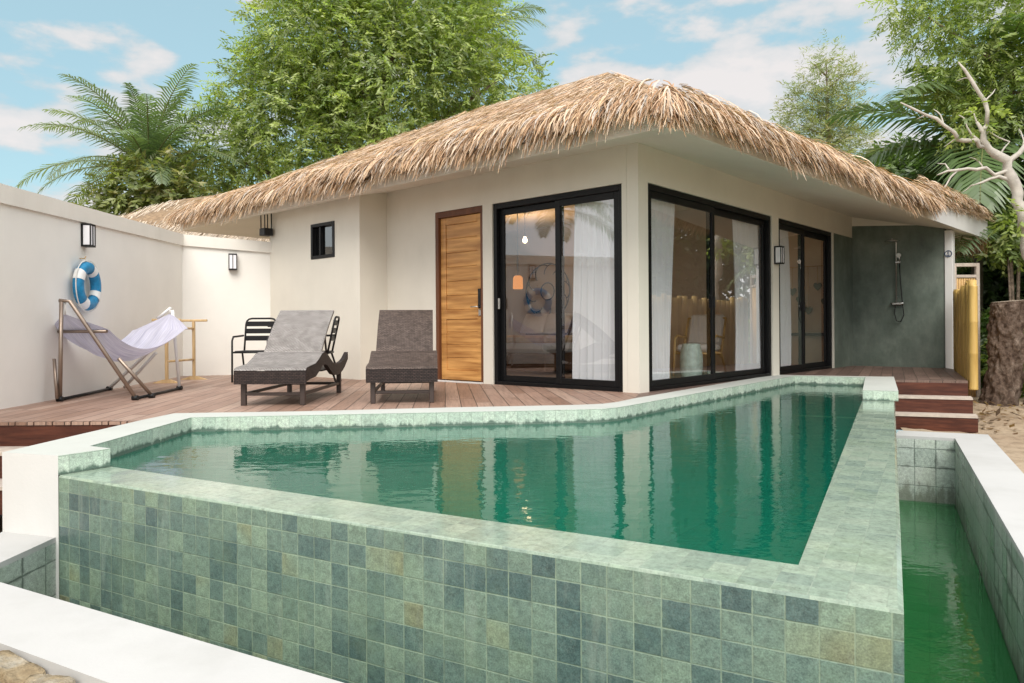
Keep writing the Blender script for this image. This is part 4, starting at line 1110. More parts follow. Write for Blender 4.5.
# shower fittings
sh = thing('outdoor_shower', 'steel rail shower with looped hose on the dark green cement wall', 'shower', tuple(hw(7.34, -.76, .75)), RZ)
def wy(z0=0): return MB(HM)
xw = 7.386; ys = -.755
mb = MB(HM); mb.tube([(xw-.045, ys, 1.14), (xw-.045, ys, 2.20), (xw-.06, ys, 2.24), (xw-.30, ys, 2.25)], .011, 8)
for z in (1.25, 1.95): mb.tube([(xw-.001, ys, z), (xw-.045, ys, z)], .012, 8)
mb.build('riser_pipe', MT['steel'], sh)
mb = MB(HM); mb.lathe([(0, .035), (.02, .03), (.10, .008), (.105, 0), (0, 0)], (xw-.30, ys, 2.215), 20); mb.build('shower_head', MT['steel'], sh)
mb = MB(HM); mb.bbox(xw-.075, xw-.015, ys-.10, ys+.07, 1.10, 1.15, .012); mb.tube([(xw-.05, ys-.12, 1.125), (xw-.05, ys+.09, 1.125)], .022, 10); mb.build('mixer_tap', MT['steel'], sh)
mb = MB(HM); mb.tube([(xw-.05, ys-.055, 1.86), (xw-.09, ys-.06, 1.98)], .013, 8); mb.tube([(xw-.09, ys-.06, 1.98), (xw-.135, ys-.06, 1.975)], [.034, .042], 12); mb.bbox(xw-.065, xw-.03, ys-.075, ys+.015, 1.84, 1.88, .006); mb.build('hand_shower', MT['steel'], sh)
mb = MB(HM); mb.tube([(xw-.055, ys-.055, 1.86), (xw-.05, ys-.07, 1.5), (xw-.05, ys-.10, 1.1), (xw-.05, ys-.12, .92), (xw-.05, ys-.07, .80), (xw-.05, ys+.0, .82), (xw-.05, ys+.03, .95), (xw-.05, ys+.01, 1.10)], .0085, 7)
mb.build('hose', MT['blackm'], sh)
# round anchor plaque
pq = thing('anchor_plaque', 'small round plaque with a dark anchor mark on the white shower post', 'sign', tuple(hw(7.36, -1.567, 1.90)), RZ)
PT = HM @ Matrix.Translation((7.357, -1.567, 1.955)) @ Matrix.Rotation(R(-90), 4, 'Z')     # local x to the right, -y outwards
mb = MB(PT)
mb.tube([(.052*math.cos(a), -.004, .052*math.sin(a)) for a in [2*math.pi*k/28 for k in range(29)]], .0075, 6)
mb.build('rim', MT['navy'], pq)
mb = MB(PT); mb.face([(.05*math.cos(a), -.002, .05*math.sin(a)) for a in [2*math.pi*k/28 for k in range(28)]][::-1]); mb.build('disc', MT['white'], pq)
mb = MB(PT); mb.tube([(0, -.005, -.034), (0, -.005, .024)], .006, 6); mb.tube([(-.016, -.005, .012), (.016, -.005, .012)], .004, 6)
mb.tube([(.030*math.cos(a), -.005, .030*math.sin(a)-.004) for a in [R(200+14*k) for k in range(11)]], .005, 6)
mb.tube([(.008*math.cos(a), -.005, .030+.008*math.sin(a)) for a in [2*math.pi*k/12 for k in range(13)]], .003, 5); mb.build('anchor', MT['navy'], pq)

# bamboo pole fence at the edge of the shower deck
bf = thing('bamboo_fence', 'row of upright yellow bamboo poles along the edge of the shower deck', 'fence', (6.6, 10.9, -.5))
p0 = Vector((6.06, 9.72)); p1 = Vector((7.42, 12.33)); nb_ = 23
for k in range(nb_):
    p = p0.lerp(p1, k/(nb_-1)); h = 1.28+random.uniform(-.05, .05); r_ = random.uniform(.05, .062)
    path = []; rs = []; z = -.12
    while z < h:
        path += [(p.x, p.y, z), (p.x, p.y, z+.012), (p.x, p.y, z+.024)]; rs += [r_*.98, r_*1.05, r_*.98]; z += .42+random.uniform(-.09, .09)
    path.append((p.x+random.uniform(-.01, .01), p.y, h)); rs.append(r_*.96)
    mb = MB(); mb.tube(path, rs, 10); mb.build('pole', MT['bamboo'], bf)
# white framed bamboo screen further back
bs = thing('bamboo_screen', 'narrow bamboo screen in a white frame behind the bamboo poles', 'screen', (7.9, 12.9, -.5))
sp0 = Vector((7.62, 12.75)); sp1 = Vector((8.02, 12.75))
mb = MB()
mb.bbox(sp0.x-.03, sp0.x+.03, 12.72, 12.78, -.5, 1.8, .005); mb.bbox(sp1.x-.03, sp1.x+.03, 12.72, 12.78, -.5, 1.8, .005); mb.bbox(sp0.x+.03, sp1.x-.03, 12.72, 12.78, 1.55, 1.6, .005); mb.bbox(sp0.x+.03, sp1.x-.03, 12.72, 12.78, 1.74, 1.8, .005)
mb.build('frame', MT['stepside'], bs)
mb = MB()
for k in range(8): x = sp0.x+.055+k*.0415; mb.tube([(x, 12.75, -.5), (x, 12.75, 1.54)], .018, 8)
mb.build('cane_panel', MT['rattan'], bs)

# ------------------------------------------------------------------ inside the rooms
def curtain(label, a, b, facade, w0=1., gather=.0, zt=2.33):
    mb = hb(); n = 60; ph = random.uniform(0, 6)
    def fn(u, v):
        z = zt-(zt-.03)*v
        sq = 1-gather*math.sin(min(1, v*1.05)*math.pi*.5)
        q = a+(b-a)*((u-.0)*sq)
        dpt = .18+.032*math.sin(u*44+ph+.5*math.sin(v*3))*(.6+.4*v)+.012*math.sin(u*17+v*2)
        return (q, dpt, z) if facade == 'x' else (dpt, q, z)
    mb.grid(fn, n*2, 14)
    o = mb.build('curtain', MT['sheer']); return tag(o, label, 'curtain', 'white sheer curtains')
curtain('white sheer curtain inside the glass door beside the teak door', .33, 1.0, 'y', gather=-.10)
curtain('white sheer curtain at the house corner side of the wide pool door', .36, 1.12, 'x', gather=.2)
curtain('wide white sheer curtain at the far side of the wide pool door', 3.72, 2.72, 'x', gather=.1)
curtain('narrow white sheer curtain in the glass door next to the shower', 4.28, 4.70, 'x', gather=-.25)
# pendant lamp
pl = thing('pendant_lamp', 'lit amber pendant lamp on a long cord inside the glass door', 'lamp', tuple(hw(1.75, 3.3, 1.1)))
pc = hw(1.75, 3.3, 0)
mb = MB(); mb.tube([(pc.x, pc.y, 1.58), (pc.x, pc.y, 2.62)], .006, 6); mb.build('cord', MT['blackm'], pl)
mb = MB(); mb.tube([(pc.x, pc.y, 1.55), (pc.x, pc.y, 1.86)], .016, 8); mb.build('holder', MT['counter'], pl)
mb = MB(); mb.lathe([(.05, .21), (.075, .18), (.08, .02), (.075, 0)], (pc.x, pc.y, 1.35), 20); mb.build('shade', MT['shade'], pl)
mb = MB(); mb.lathe([(0, .0), (.02, .01), (.03, .04), (.02, .075), (0, .09)], (pc.x, pc.y, 1.42), 12); mb.build('bulb', MT['bulb'], pl)
lp = bpy.data.lights.new('pendant_light', 'SPOT'); lp.spot_size = R(150); lp.spot_blend = .6; lp.energy = 5; lp.color = (1, .58, .28); lp.shadow_soft_size = .05
lo_ = bpy.data.objects.new('pendant_light', lp); COL.objects.link(lo_); lo_.parent = pl; lo_.rotation_euler = (math.pi, 0, 0); lo_.location = WM[pl.name].inverted() @ Vector((pc.x, pc.y+.06, 1.6))
# bare bulb on a cord
cl = thing('hanging_bulb', 'bare lit bulb hanging on a cord from the room ceiling behind the glass door', 'lamp', tuple(hw(2.22, 3.55, 2.1)))
cc = hw(2.22, 3.55, 0)
mb = MB(); mb.lathe([(0, .0), (.03, .015), (.042, .05), (.025, .095), (.018, .11)], (cc.x, cc.y, 2.13), 14); mb.build('bulb', MT['bulb'], cl)
mb = MB(); mb.tube([(cc.x, cc.y, 2.241), (cc.x, cc.y, 2.30)], .02, 8); mb.build('holder', MT['blackm'], cl)
mb = MB(); mb.tube([(cc.x, cc.y, 2.30), (cc.x, cc.y, 2.62)], .005, 6); mb.build('cord', MT['blackm'], cl)
lp = bpy.data.lights.new('bulb_light', 'SPOT'); lp.spot_size = R(150); lp.spot_blend = .6; lp.energy = 13; lp.color = (1, .64, .36); lp.shadow_soft_size = .05
lo_ = bpy.data.objects.new('bulb_light', lp); COL.objects.link(lo_); lo_.parent = cl; lo_.rotation_euler = (math.pi, 0, 0); lo_.location = WM[cl.name].inverted() @ Vector((cc.x, cc.y+.06, 1.9))
wlp = thing('bath_fill_lamp', 'small added tube lamp brightening the bathroom inside the far glass door', 'lamp', tuple(hw(5.6, 2.9, 2.1)), RZ)  # added fill lamp, brightens the dark bathroom behind the glass
mb = hb(); mb.bbox(5.3, 5.9, 2.93, 2.998, 2.1, 2.16, .006); mb.build('added_lamp_bracket', MT['steel'], wlp)
mb = hb(); mb.tube([(5.3, 2.90, 2.13), (5.9, 2.90, 2.13)], .022, 10); mb.build('tube', MT['bulb'], wlp)
lp = bpy.data.lights.new('bath_fill_light', 'POINT'); lp.energy = 7; lp.color = (1, .78, .55); lp.shadow_soft_size = .15
lo_ = bpy.data.objects.new('bath_fill_light', lp); COL.objects.link(lo_); lo_.parent = wlp; lo_.location = WM[wlp.name].inverted() @ hw(5.6, 2.7, 2.13)
# spiral ornament on the partition wall
so = hb(); cy, cz = 4.3, 1.42
def arcpts(c, r_, a0, a1, n=24): return [(3.735, c[0]+r_*math.cos(a0+(a1-a0)*k/n), c[1]+r_*math.sin(a0+(a1-a0)*k/n)) for k in range(n+1)]
so.tube(arcpts((cy, cz), .52, 0, 2*math.pi, 48), .012, 6); so.tube(arcpts((cy, cz), .16, 0, 2*math.pi, 32), .010, 6)
for k in range(10):
    a = 2*math.pi*k/10
    so.tube(arcpts((cy+.34*math.cos(a), cz+.34*math.sin(a)), .18, a-1.9, a+.9, 16), .009, 5)
tag(so.build('wall_ornament', MT['counter']), 'round dark wire ornament of swirling petals on the room wall', 'ornament')
# bed
bd = thing('bed', 'bed with pale pillows and dark wooden base inside the villa', 'bed', tuple(hw(2.7, 3.6, 0)), RZ)
mb = hb(); mb.bbox(1.75, 3.70, 2.75, 4.75, .06, .34, .02); mb.bbox(3.66, 3.74, 2.7, 4.8, .06, .95, .02); mb.build('base', MT['bedw'], bd)
mb = hb(); mb.bbox(1.78, 3.64, 2.78, 4.72, .342, .60, .06); mb.build('mattress', MT['linen'], bd)
def pillow(mb, c, sx, sy, sz, rot):
    def fn(u, v):
        a = (u-.5)*2; b = (v-.5)*2
        return (a, b)
    T = HM @ Matrix.Translation(c) @ rot
    for sgn in (1, -1):
        def g(u, v):
            a, b = (u-.5)*2, (v-.5)*2
            h = sz*((1-a*a)*(1-b*b))**.45*sgn
            return T @ Vector((a*sx*(1-.06*b*b), b*sy*(1-.06*a*a), h))
        M0 = mb.M; mb.M = None; mb.grid(g, 12, 12); mb.M = M0
for y, m_ in ((3.2, 'cush'), (3.85, 'linen'), (4.4, 'cush')):
    mb = hb(); pillow(mb, (3.46, y, .82), .21, .29, .09, Matrix.Rotation(R(-62), 4, 'Y')); mb.build('pillow', MT[m_], bd)
mb = hb(); mb.bbox(1.74, 2.5, 2.74, 4.76, .5, .615, .03); mb.build('bed_runner', MT['rattan'], bd)
# rattan armchairs by the pool door
def armchair(label, x, y, rz):
    W_ = hw(x, y, .004)
    t = thing('rattan_armchair', label, 'armchair', tuple(W_), RZ+rz, 'rattan armchairs behind the pool door'); T = WM[t.name]
    for s_ in (-1, 1):
        mb = MB(T); xx = s_*.29
        mb.tube([(xx, -.30, 0), (xx, -.24, .38), (xx, -.21, .56), (xx, -.1, .60), (xx, .32, .56)], .018, 8)
        mb.tube([(xx, .42, 0), (xx, .16, .34), (xx, -.24, .36)], .018, 8); mb.tube([(xx, .12, .28), (xx, .42, .86)], .018, 8)
        mb.build('side_frame', MT['rattan'], t)
    mb = MB(T); mb.tube([(-.29, -.23, .34), (.29, -.23, .34)], .016, 8); mb.tube([(-.29, .42, .86), (.29, .42, .86)], .016, 8); mb.tube([(-.29, .2, .32), (.29, .2, .32)], .016, 8); mb.build('crossbar', MT['rattan'], t)
    mb = MB(T); mb.bbox(-.27, .27, -.25, .22, .36, .47, .04); mb.build('seat_cushion', MT['cush'], t)
    mb = MB(T); mb.bbox(-.27, .27, -.05, .05, 0, .52, .04, T=Matrix.Translation((0, .26, .44)) @ Matrix.Rotation(R(-24), 4, 'X')); mb.build('back_cushion', MT['cush'], t)
armchair('rattan armchair with pale cushions left of the ceramic stool', 1.28, .82, R(70))
armchair('rattan armchair with pale cushions right of the ceramic stool', 3.02, .85, R(-80))
cs_ = hw(1.98, .42, .004)
mb = MB(); mb.lathe([(0, 0), (.115, 0), (.125, .02), (.15, .14), (.155, .25), (.148, .36), (.122, .47), (.118, .495), (.10, .505), (0, .505)], cs_, 28)
st = mb.build('ceramic_stool', MT['celadon']); tag(st, 'pale green ceramic drum stool between the rattan armchairs', 'stool')
# folded rack near the glass door
lr = hb()
for y in (1.0, 1.12): lr.tube([(.42, y, .01), (.62, y+.02, .78)], .014, 8); lr.tube([(.62, y, .01), (.42, y+.02, .78)], .014, 8)
lr.tube([(.42, .98, .78), (.42, 1.16, .78)], .014, 8); lr.tube([(.62, .98, .78), (.62, 1.16, .78)], .014, 8)
tag(lr.build('folding_rack', MT['pine']), 'pale folding wooden rack just inside the glass door beside the curtain', 'rack')
# bathroom: counter and leaf hangings
vc = thing('vanity_counter', 'dark topped vanity counter inside the glass door by the shower', 'counter', tuple(hw(7.1, .9, 0)), RZ)
mb = hb(); mb.bbox(6.84, 7.376, .3, 2.6, .56, .61, .006); mb.build('counter_top', MT['counter'], vc)
mb = hb(); mb.bbox(6.9, 7.376, .35, 1.0, .006, .558, .006); mb.bbox(6.9, 7.376, 1.05, 2.55, .006, .558, .006); mb.build('cabinet', MT['inwall'], vc)
hg = thing('leaf_hanging', 'wall hanging of green heart shaped leaves on cords inside the far glass door', 'wall hanging', tuple(hw(7.35, .75, 1.1)), RZ)
mb = hb(); mb.tube([(7.36, .25, 1.88), (7.36, 1.35, 1.88)], .008, 6)
for k, (y, z) in enumerate(((.32, 1.45), (.48, 1.2), (.62, 1.5), (.80, 1.05), (.95, 1.25), (1.1, 1.42), (1.26, 1.18))): mb.tube([(7.36, y, 1.88), (7.36, y, z)], .004, 5)
mb.build('cord', MT['rattan'], hg)
for k, (y, z) in enumerate(((.32, 1.45), (.48, 1.2), (.62, 1.5), (.80, 1.05), (.95, 1.25), (1.1, 1.42), (1.26, 1.18))):
    mb = hb(); s_ = .085
    pts = [(0, -1.1), (.55, -.55), (.95, .1), (.8, .6), (.4, .72), (0, .42), (-.4, .72), (-.8, .6), (-.95, .1), (-.55, -.55)]
    fr_ = [(7.350, y+p[0]*s_, z+p[1]*s_) for p in pts]; bk = [(7.362, p[1], p[2]) for p in fr_]
    mb.face(fr_); mb.face(bk[::-1])
    for i in range(10): j = (i+1) % 10; mb.face([fr_[i], bk[i], bk[j], fr_[j]])
    mb.build('leaf', MT['green'], hg)

# ------------------------------------------------------------------ vegetation
GREENS = dict(
    bright=[(.29, .37, .09), (.34, .42, .11), (.17, .245, .06), (.40, .46, .15), (.23, .31, .075)],
    mid=[(.10, .175, .03), (.13, .21, .045), (.075, .14, .03), (.16, .235, .06)],
    dark=[(.05, .10, .03), (.065, .125, .035), (.09, .155, .045)],
    olive=[(.25, .30, .10), (.31, .35, .125), (.20, .25, .085), (.34, .32, .14)],
    palm=[(.135, .205, .095), (.16, .235, .11), (.19, .26, .13), (.11, .17, .08)],
    grey=[(.27, .31, .18), (.24, .29, .16), (.32, .34, .20)])
class Leaves:
    def __init__(s): s.V = []; s.C = []
    def rhomb(s, p, d, side, ln, wd, c, fold=.0):
        """p base (m,3), d dir, side; leaf = rhombus"""
        m = len(p); mid = p+d*(ln*.45)[:, None]
        V = np.stack([p, mid+side*(wd*.5)[:, None], p+d*ln[:, None], mid-side*(wd*.5)[:, None]], 1)
        s.V.append(V.reshape(-1, 3)); s.C.append(c)
    def out(s):
        V = np.concatenate(s.V); F = np.arange(len(V)).reshape(-1, 4); return V, F, np.concatenate(s.C)
def rdir(m):
    v = RNG.normal(0, 1, (m, 3)); return unit(v)
def sprays(lv, centers, radii, n, pal, leaf=(.16, .05), twig=.6, per=14, droop=.35, shell=.55, flat=.8, tintvar=.25):
    """feathery sprays spread through the volume of several blobs"""
    centers = np.array(centers, float); radii = np.array(radii, float)
    vol = radii.prod(axis=1)**.8; pick = RNG.choice(len(centers), n, p=vol/vol.sum())
    d = rdir(n); r_ = RNG.uniform(0, 1, n)**(1/3*shell)
    lump = 1+.16*np.sin(5*d[:, 0]+pick)*np.sin(4*d[:, 2]+2*pick)+.10*np.sin(9*d[:, 0]-7*d[:, 1]+pick)
    base = centers[pick]+d*radii[pick]*(r_*lump)[:, None]
    tw = unit(d*.8+rdir(n)*.7+np.array([0, 0, -droop])); pal = np.array(pal)
    cl = pal[RNG.choice(len(pal), n)]*RNG.uniform(1-tintvar, 1+tintvar, (n, 1))
    sd_ = unit(np.cross(tw, np.array([0, 0, 1.])+rdir(n)*.5)); tl = twig*RNG.uniform(.5, 1.3, n)
    for k in range(per):
        t = (k//2+.5)/(per/2); sg = 1 if k % 2 else -1
        p = base+tw*(tl*t)[:, None]+np.array([0, 0, -1])*(tl*.22*t*t)[:, None]
        dd = unit(tw*.65+sd_*sg*.8+rdir(n)*.35+np.array([0, 0, -.25]))
        nrm = rdir(n)*.65+np.array([0, 0, .6])+d*.75; ss = unit(np.cross(dd, nrm))
        lv.rhomb(p, dd, ss, leaf[0]*RNG.uniform(.65, 1.35, n), leaf[1]*RNG.uniform(.7, 1.3, n), cl*RNG.uniform(.85, 1.15, (n, 1)))
def X(px, Y): return (px-512)/740*Y
def Zh(py, Y): return .72+(329-py)/740*Y
def blob(px, py, Y, rpx, sy=1., dy=0., ry=None):
    r_ = rpx/740*Y
    return (X(px, Y), Y+dy, Zh(py, Y)), (r_, ry if ry else r_*.9, r_*sy)
def limb_tree(t, base, pts, r0, bark=MT['bark'], name='trunk'):
    mb = MB()
    for path, ra, rb in pts:
        n = len(path); mb.tube(path, [ra+(rb-ra)*i/(n-1) for i in range(n)], 8, jitter=.06)
    return mb.build(name, bark, t)
def tree(name, label, cat, base, blobs, n, pal, trunk, group=None, mat_=MT['leaf'], **kw):
    t = thing(name, label, cat, base, 0, group)
    limb_tree(t, base, trunk, .3)
    lv = Leaves(); sprays(lv, [b[0] for b in blobs], [b[1] for b in blobs], n, pal, **kw)
    V, F, C = lv.out(); mesh_np('crown', V, F, C, mat_, t); return t
# big feathery tree behind the roof
Y = 21.
bl = [blob(*b) for b in ((300, 118, Y, 75), (232, 150, Y, 52), (402, 70, Y, 95), (480, 92, Y, 58), (335, 40, Y, 82), (292, 62, Y, 52), (518, 92, Y, 30), (205, 178, Y, 34), (420, -20, Y, 85), (370, 150, Y, 80), (255, 105, Y, 36), (465, 25, Y, 45), (320, -40, Y, 60))]
tb_ = (X(370, Y), Y, -.6)
def lim(px, py, Y): return (X(px, Y), Y, Zh(py, Y))
trk = [([tb_, lim(372, 220, Y), lim(378, 130, Y), lim(395, 40, Y), lim(410, -60, Y)], .32, .05), ([lim(372, 210, Y), lim(330, 130, Y), lim(290, 60, Y)], .16, .03), ([lim(375, 190, Y), lim(440, 120, Y), lim(500, 80, Y)], .14, .03), ([lim(372, 220, Y), lim(290, 180, Y), lim(220, 150, Y)], .13, .02), ([lim(378, 130, Y), lim(350, 60, Y), lim(330, 0, Y)], .1, .02)]
tree('feathery_tree', 'large bright green feathery tree rising behind the thatched roof', 'tree', tb_, bl, 9800, GREENS['bright'], trk, tintvar=.38, leaf=(.135, .042), twig=.6, per=18, droop=.3, shell=.8)
# olive shrub tree under the left palm
Y = 19.
bl = [blob(*b) for b in ((150, 190, Y, 34), (125, 205, Y, 26), (185, 200, Y, 30), (165, 172, Y, 18), (100, 215, Y, 22))]
tb_ = (X(150, Y), Y, -.6)
tree('bushy_tree', 'olive green bushy tree below the palm behind the garden wall', 'tree', tb_, bl, 800, GREENS['olive'], [([tb_, lim(150, 210, Y), lim(160, 175, Y)], .12, .02), ([lim(150, 215, Y), lim(120, 200, Y)], .06, .02)], leaf=(.19, .07), twig=.5, per=12)
# wispy casuarina behind the roof on the right
Y = 30.
bl = [blob(px, py, Y, r_, 1.3) for px, py, r_ in ((828, 60, 14), (818, 85, 20), (842, 90, 20), (805, 110, 22), (835, 120, 26), (855, 115, 16), (822, 150, 34), (850, 150, 28), (795, 140, 18))]
tb_ = (X(830, Y), Y, -.6)
tree('casuarina_tree', 'pale wispy conical tree in the distance above the roof slope', 'tree', tb_, bl, 1700, GREENS['grey']+GREENS['olive'], [([tb_, lim(830, 150, Y), lim(828, 62, Y)], .2, .015)]+[([lim(830, y, Y), lim(830+dx, y-14, Y)], .05, .015) for y, dx in ((150, 26), (140, -30), (120, 22), (110, -22), (90, 16), (80, -14))], leaf=(.20, .032), twig=.6, per=12, droop=-.2, shell=1.2)
# light feathery tree hanging in from the top right
Y = 14.5
bl = [blob(*b) for b in ((985, 40, Y, 62), (935, 20, Y, 38), (1000, 100, Y, 45), (955, 75, Y, 36), (900, 8, Y, 22), (1050, 60, Y, 60), (1040, -20, Y, 70), (965, 120, Y, 22), (960, -30, Y, 50))]
tb_ = (X(1075, Y), Y+.4, -.6)
tree('feathery_tree', 'light green feathery tree overhanging the top right behind the bare branches', 'tree', tb_, bl, 2100, GREENS['bright'], [([tb_, (X(1070, Y), Y+.4, 2.5), lim(1050, 90, Y), lim(1030, 0, Y), lim(1010, -60, Y)], .2, .03), ([lim(1055, 110, Y), lim(990, 60, Y), lim(930, 20, Y)], .08, .015), ([lim(1050, 100, Y), lim(970, 90, Y)], .05, .012)], leaf=(.105, .030), twig=.45, per=18, shell=1.3)

def palm(name, label, base, crown, nf, ln, pal, lean=(0, 0, 0), up=(20, 85), trunkr=.16, group=None, seedang=0., leaflet=.55, nlf=34, stiff=1.):
    t = thing(name, label, 'palm tree', base, 0, group)
    b = Vector(base); c = Vector(crown); mid = b.lerp(c, .5)+Vector(lean)
    mb = MB(); path = [b, b.lerp(mid, .5)+Vector(lean)*.3, mid, mid.lerp(c, .5)+Vector(lean)*.2, c]
    mb.tube(path, [trunkr*1.25, trunkr*1.02, trunkr*.95, trunkr*.9, trunkr*.85], 10, jitter=.05); mb.build('trunk', MT['pbark'], t)
    lv = Leaves(); rach = MB(); pal = np.array(pal)
    for k in range(nf):
        az = seedang+2*math.pi*k/nf*2.39996/ (2*math.pi/ nf) if False else seedang+2.39996*k
        el = R(up[1]+(up[0]-up[1])*(k/(nf-1))**.9+random.uniform(-6, 6)); L_ = ln*random.uniform(.85, 1.1)*(1 if k > 2 else .8)
        h = Vector((math.cos(az), math.sin(az), 0)); pts = []; p = c.copy(); n = 14; e_ = el
        bend_ = R(random.uniform(4.8, 7.0)*stiff)
        for i in range(n+1):
            pts.append(p.copy()); p = p+(h*math.cos(e_)+Vector((0, 0, math.sin(e_))))*(L_/n); e_ -= bend_*(.5+1.0*i/n)
        rach.tube(pts, [.028*(1-i/n*.8) for i in range(n+1)], 5)
        side = Vector((-h.y, h.x, 0)); cl = pal[random.randrange(len(pal))]*random.uniform(.85, 1.15)
        PB = []; D = []; S = []; LN = []; C = []
        for j in range(nlf):
            f = .10+.88*j/(nlf-1); i = min(n-1, int(f*n)); q = pts[i].lerp(pts[i+1], f*n-i); tg = (pts[i+1]-pts[i]).normalized()
            nz = tg.cross(side).normalized(); nz = nz if nz.z > 0 else -nz
            lf = leaflet*(math.sin(math.pi*min(1, .12+f*.88))**.6+.12)*L_/ln
            for sg in (1, -1):
                d = (side*sg*.85+tg*(.45+.4*f)+nz*random.uniform(-.05, .28)+Vector((0, 0, -.12))).normalized()
                PB.append(q); D.append(d); S.append(d.cross(nz).normalized()); LN.append(lf*random.uniform(.85, 1.12)); C.append(cl*random.uniform(.85, 1.15))
        PB, D, S, LN, C = np.array([tuple(v) for v in PB]), np.array([tuple(v) for v in D]), np.array([tuple(v) for v in S]), np.array(LN), np.array(C)
        wd = LN*.0+.042*leaflet/.55
        # leaflet in two pieces: straight root, drooping tip
        m_ = PB+D*(LN*.55)[:, None]; D2 = unit(D+np.array([0, 0, -.55])); tip = m_+D2*(LN*.5)[:, None]
        h1 = S*(wd*.35)[:, None]; h2 = S*(wd*.5)[:, None]; h3 = S*(wd*.06)[:, None]
        lv.V.append(np.stack([PB-h1, PB+h1, m_+h2, m_-h2], 1).reshape(-1, 3)); lv.C.append(C)
        lv.V.append(np.stack([m_-h2, m_+h2, tip+h3, tip-h3], 1).reshape(-1, 3)); lv.C.append(C)
    rach.build('frond_stems', MT['stem'], t)
    V, F, C = lv.out(); mesh_np('fronds', V, F, C, MT['frond'], t); return t
def M_bark2():
    m, nt, out = mat('rough_knobbly_bark'); o = texco(nt)
    a = noise(nt, mapping(nt, o, (1, 1, .6)), 5, 6, .7); b = noise(nt, o, 22, 5, .75)
    col = ramp(nt, a, [(.3, (.055, .035, .026)), (.5, (.15, .105, .08)), (.7, (.30, .235, .19))])
    col = mixc(nt, 1., col, ramp(nt, b, [(.3, (.5,)*3), (.7, (1.45,)*3)]), 'MULTIPLY')
    bsdf(nt, out, col, .95, b, 1., .04, .15); return m
MT['bark2'] = M_bark2()
MT['stem'] = M_plain('frond_stem', (.17, .19, .07), .6, .15)
PG = 'palm trees around the villa'
Y = 20.; palm('palm_tree', 'palm with long arching fronds standing behind the left garden wall', (X(150, Y), Y, -.6), (X(150, Y), Y, Zh(168, Y)), 34, 3.2, GREENS['palm'], up=(0, 88), stiff=.8, trunkr=.22, group=PG, leaflet=.55, nlf=40)
Y = 27.; palm('palm_tree', 'palm whose fronds show past the right edge of the big feathery tree', (X(478, Y), Y, -.6), (X(478, Y), Y, Zh(38, Y)), 18, 3.0, GREENS['palm'], up=(-20, 80), group=PG, seedang=.5, leaflet=.7)
Y = 16.4; palm('palm_tree', 'dark coconut palm with fronds reaching over the far end of the roof', (X(1030, Y), Y+.6, -.6), (X(990, Y), Y, Zh(160, Y)), 24, 3.9, [(.10, .17, .06), (.13, .205, .075), (.16, .235, .10), (.08, .14, .045)], up=(-22, 80), group=PG, seedang=1.0, leaflet=1.0, nlf=46)
Y = 15.; palm('palm_tree', 'young palm with low drooping fronds behind the bamboo screen', (X(975, Y), Y, -.6), (X(978, Y), Y, Zh(255, Y)), 14, 2.4, GREENS['palm'], up=(-15, 70), group=PG, seedang=2.2, leaflet=.6, trunkr=.12)
palm('palm_tree', 'palm outside the garden wall seen reflected in the sliding glass', (-14.5, 6.2, -.6), (-14.5, 6.2, 4.6), 22, 2.9, GREENS['palm'], up=(0, 85), group=PG, seedang=.3)
# dark thicket on the right
def shrub(label, px, py, Y, r, n, pal, leaf=(.16, .06), **kw):
    bl = [blob(px+dx*r, py+dy*r, Y, r*s_) for dx, dy, s_ in ((0, 0, .7), (-.5, .3, .5), (.5, .25, .5), (.1, -.5, .45), (-.25, -.3, .4))]
    base = (X(px, Y), Y, -.58)
    tree('shrub', label, 'shrub', base, bl, n, pal, [([base, lim(px-4, py+r*.5, Y), lim(px-6, py-r*.2, Y)], .05, .012), ([base, lim(px+5, py+r*.4, Y), lim(px+r*.3, py, Y)], .04, .01), ([base, lim(px-r*.3, py, Y)], .035, .01)], group='shrubs beyond the shower', leaf=leaf, **kw)
shrub('dark leafy shrub behind the cut tree trunk', 1005, 300, 16.5, 70, 1500, GREENS['dark'], leaf=(.2, .08), twig=.5, per=10)
shrub('tall dark shrub filling the gap above the bamboo poles', 965, 215, 19., 70, 1500, GREENS['dark'], leaf=(.22, .09), twig=.5, per=10)
shrub('dark shrub at the right edge under the bare branches', 1045, 235, 18, 85, 1700, GREENS['dark']+GREENS['mid'][:1], leaf=(.22, .09), twig=.5, per=10)
shrub('mid green shrub low between the bamboo poles and the cut trunk', 985, 350, 14.2, 34, 600, GREENS['mid'], leaf=(.13, .05), twig=.35, per=10)
shrub('bright green low shrub right of the cut trunk', 1030, 355, 13.2, 36, 600, GREENS['bright'], leaf=(.11, .06), twig=.3, per=10)
shrub('bright leafy bush under the white bare branches', 1015, 235, 13.8, 26, 260, GREENS['bright'], leaf=(.12, .06), twig=.35, per=10)
shrub('green shrub far behind the end of the thatched roof', 900, 190, 24., 48, 900, GREENS['mid'], leaf=(.22, .09), twig=.5, per=10)
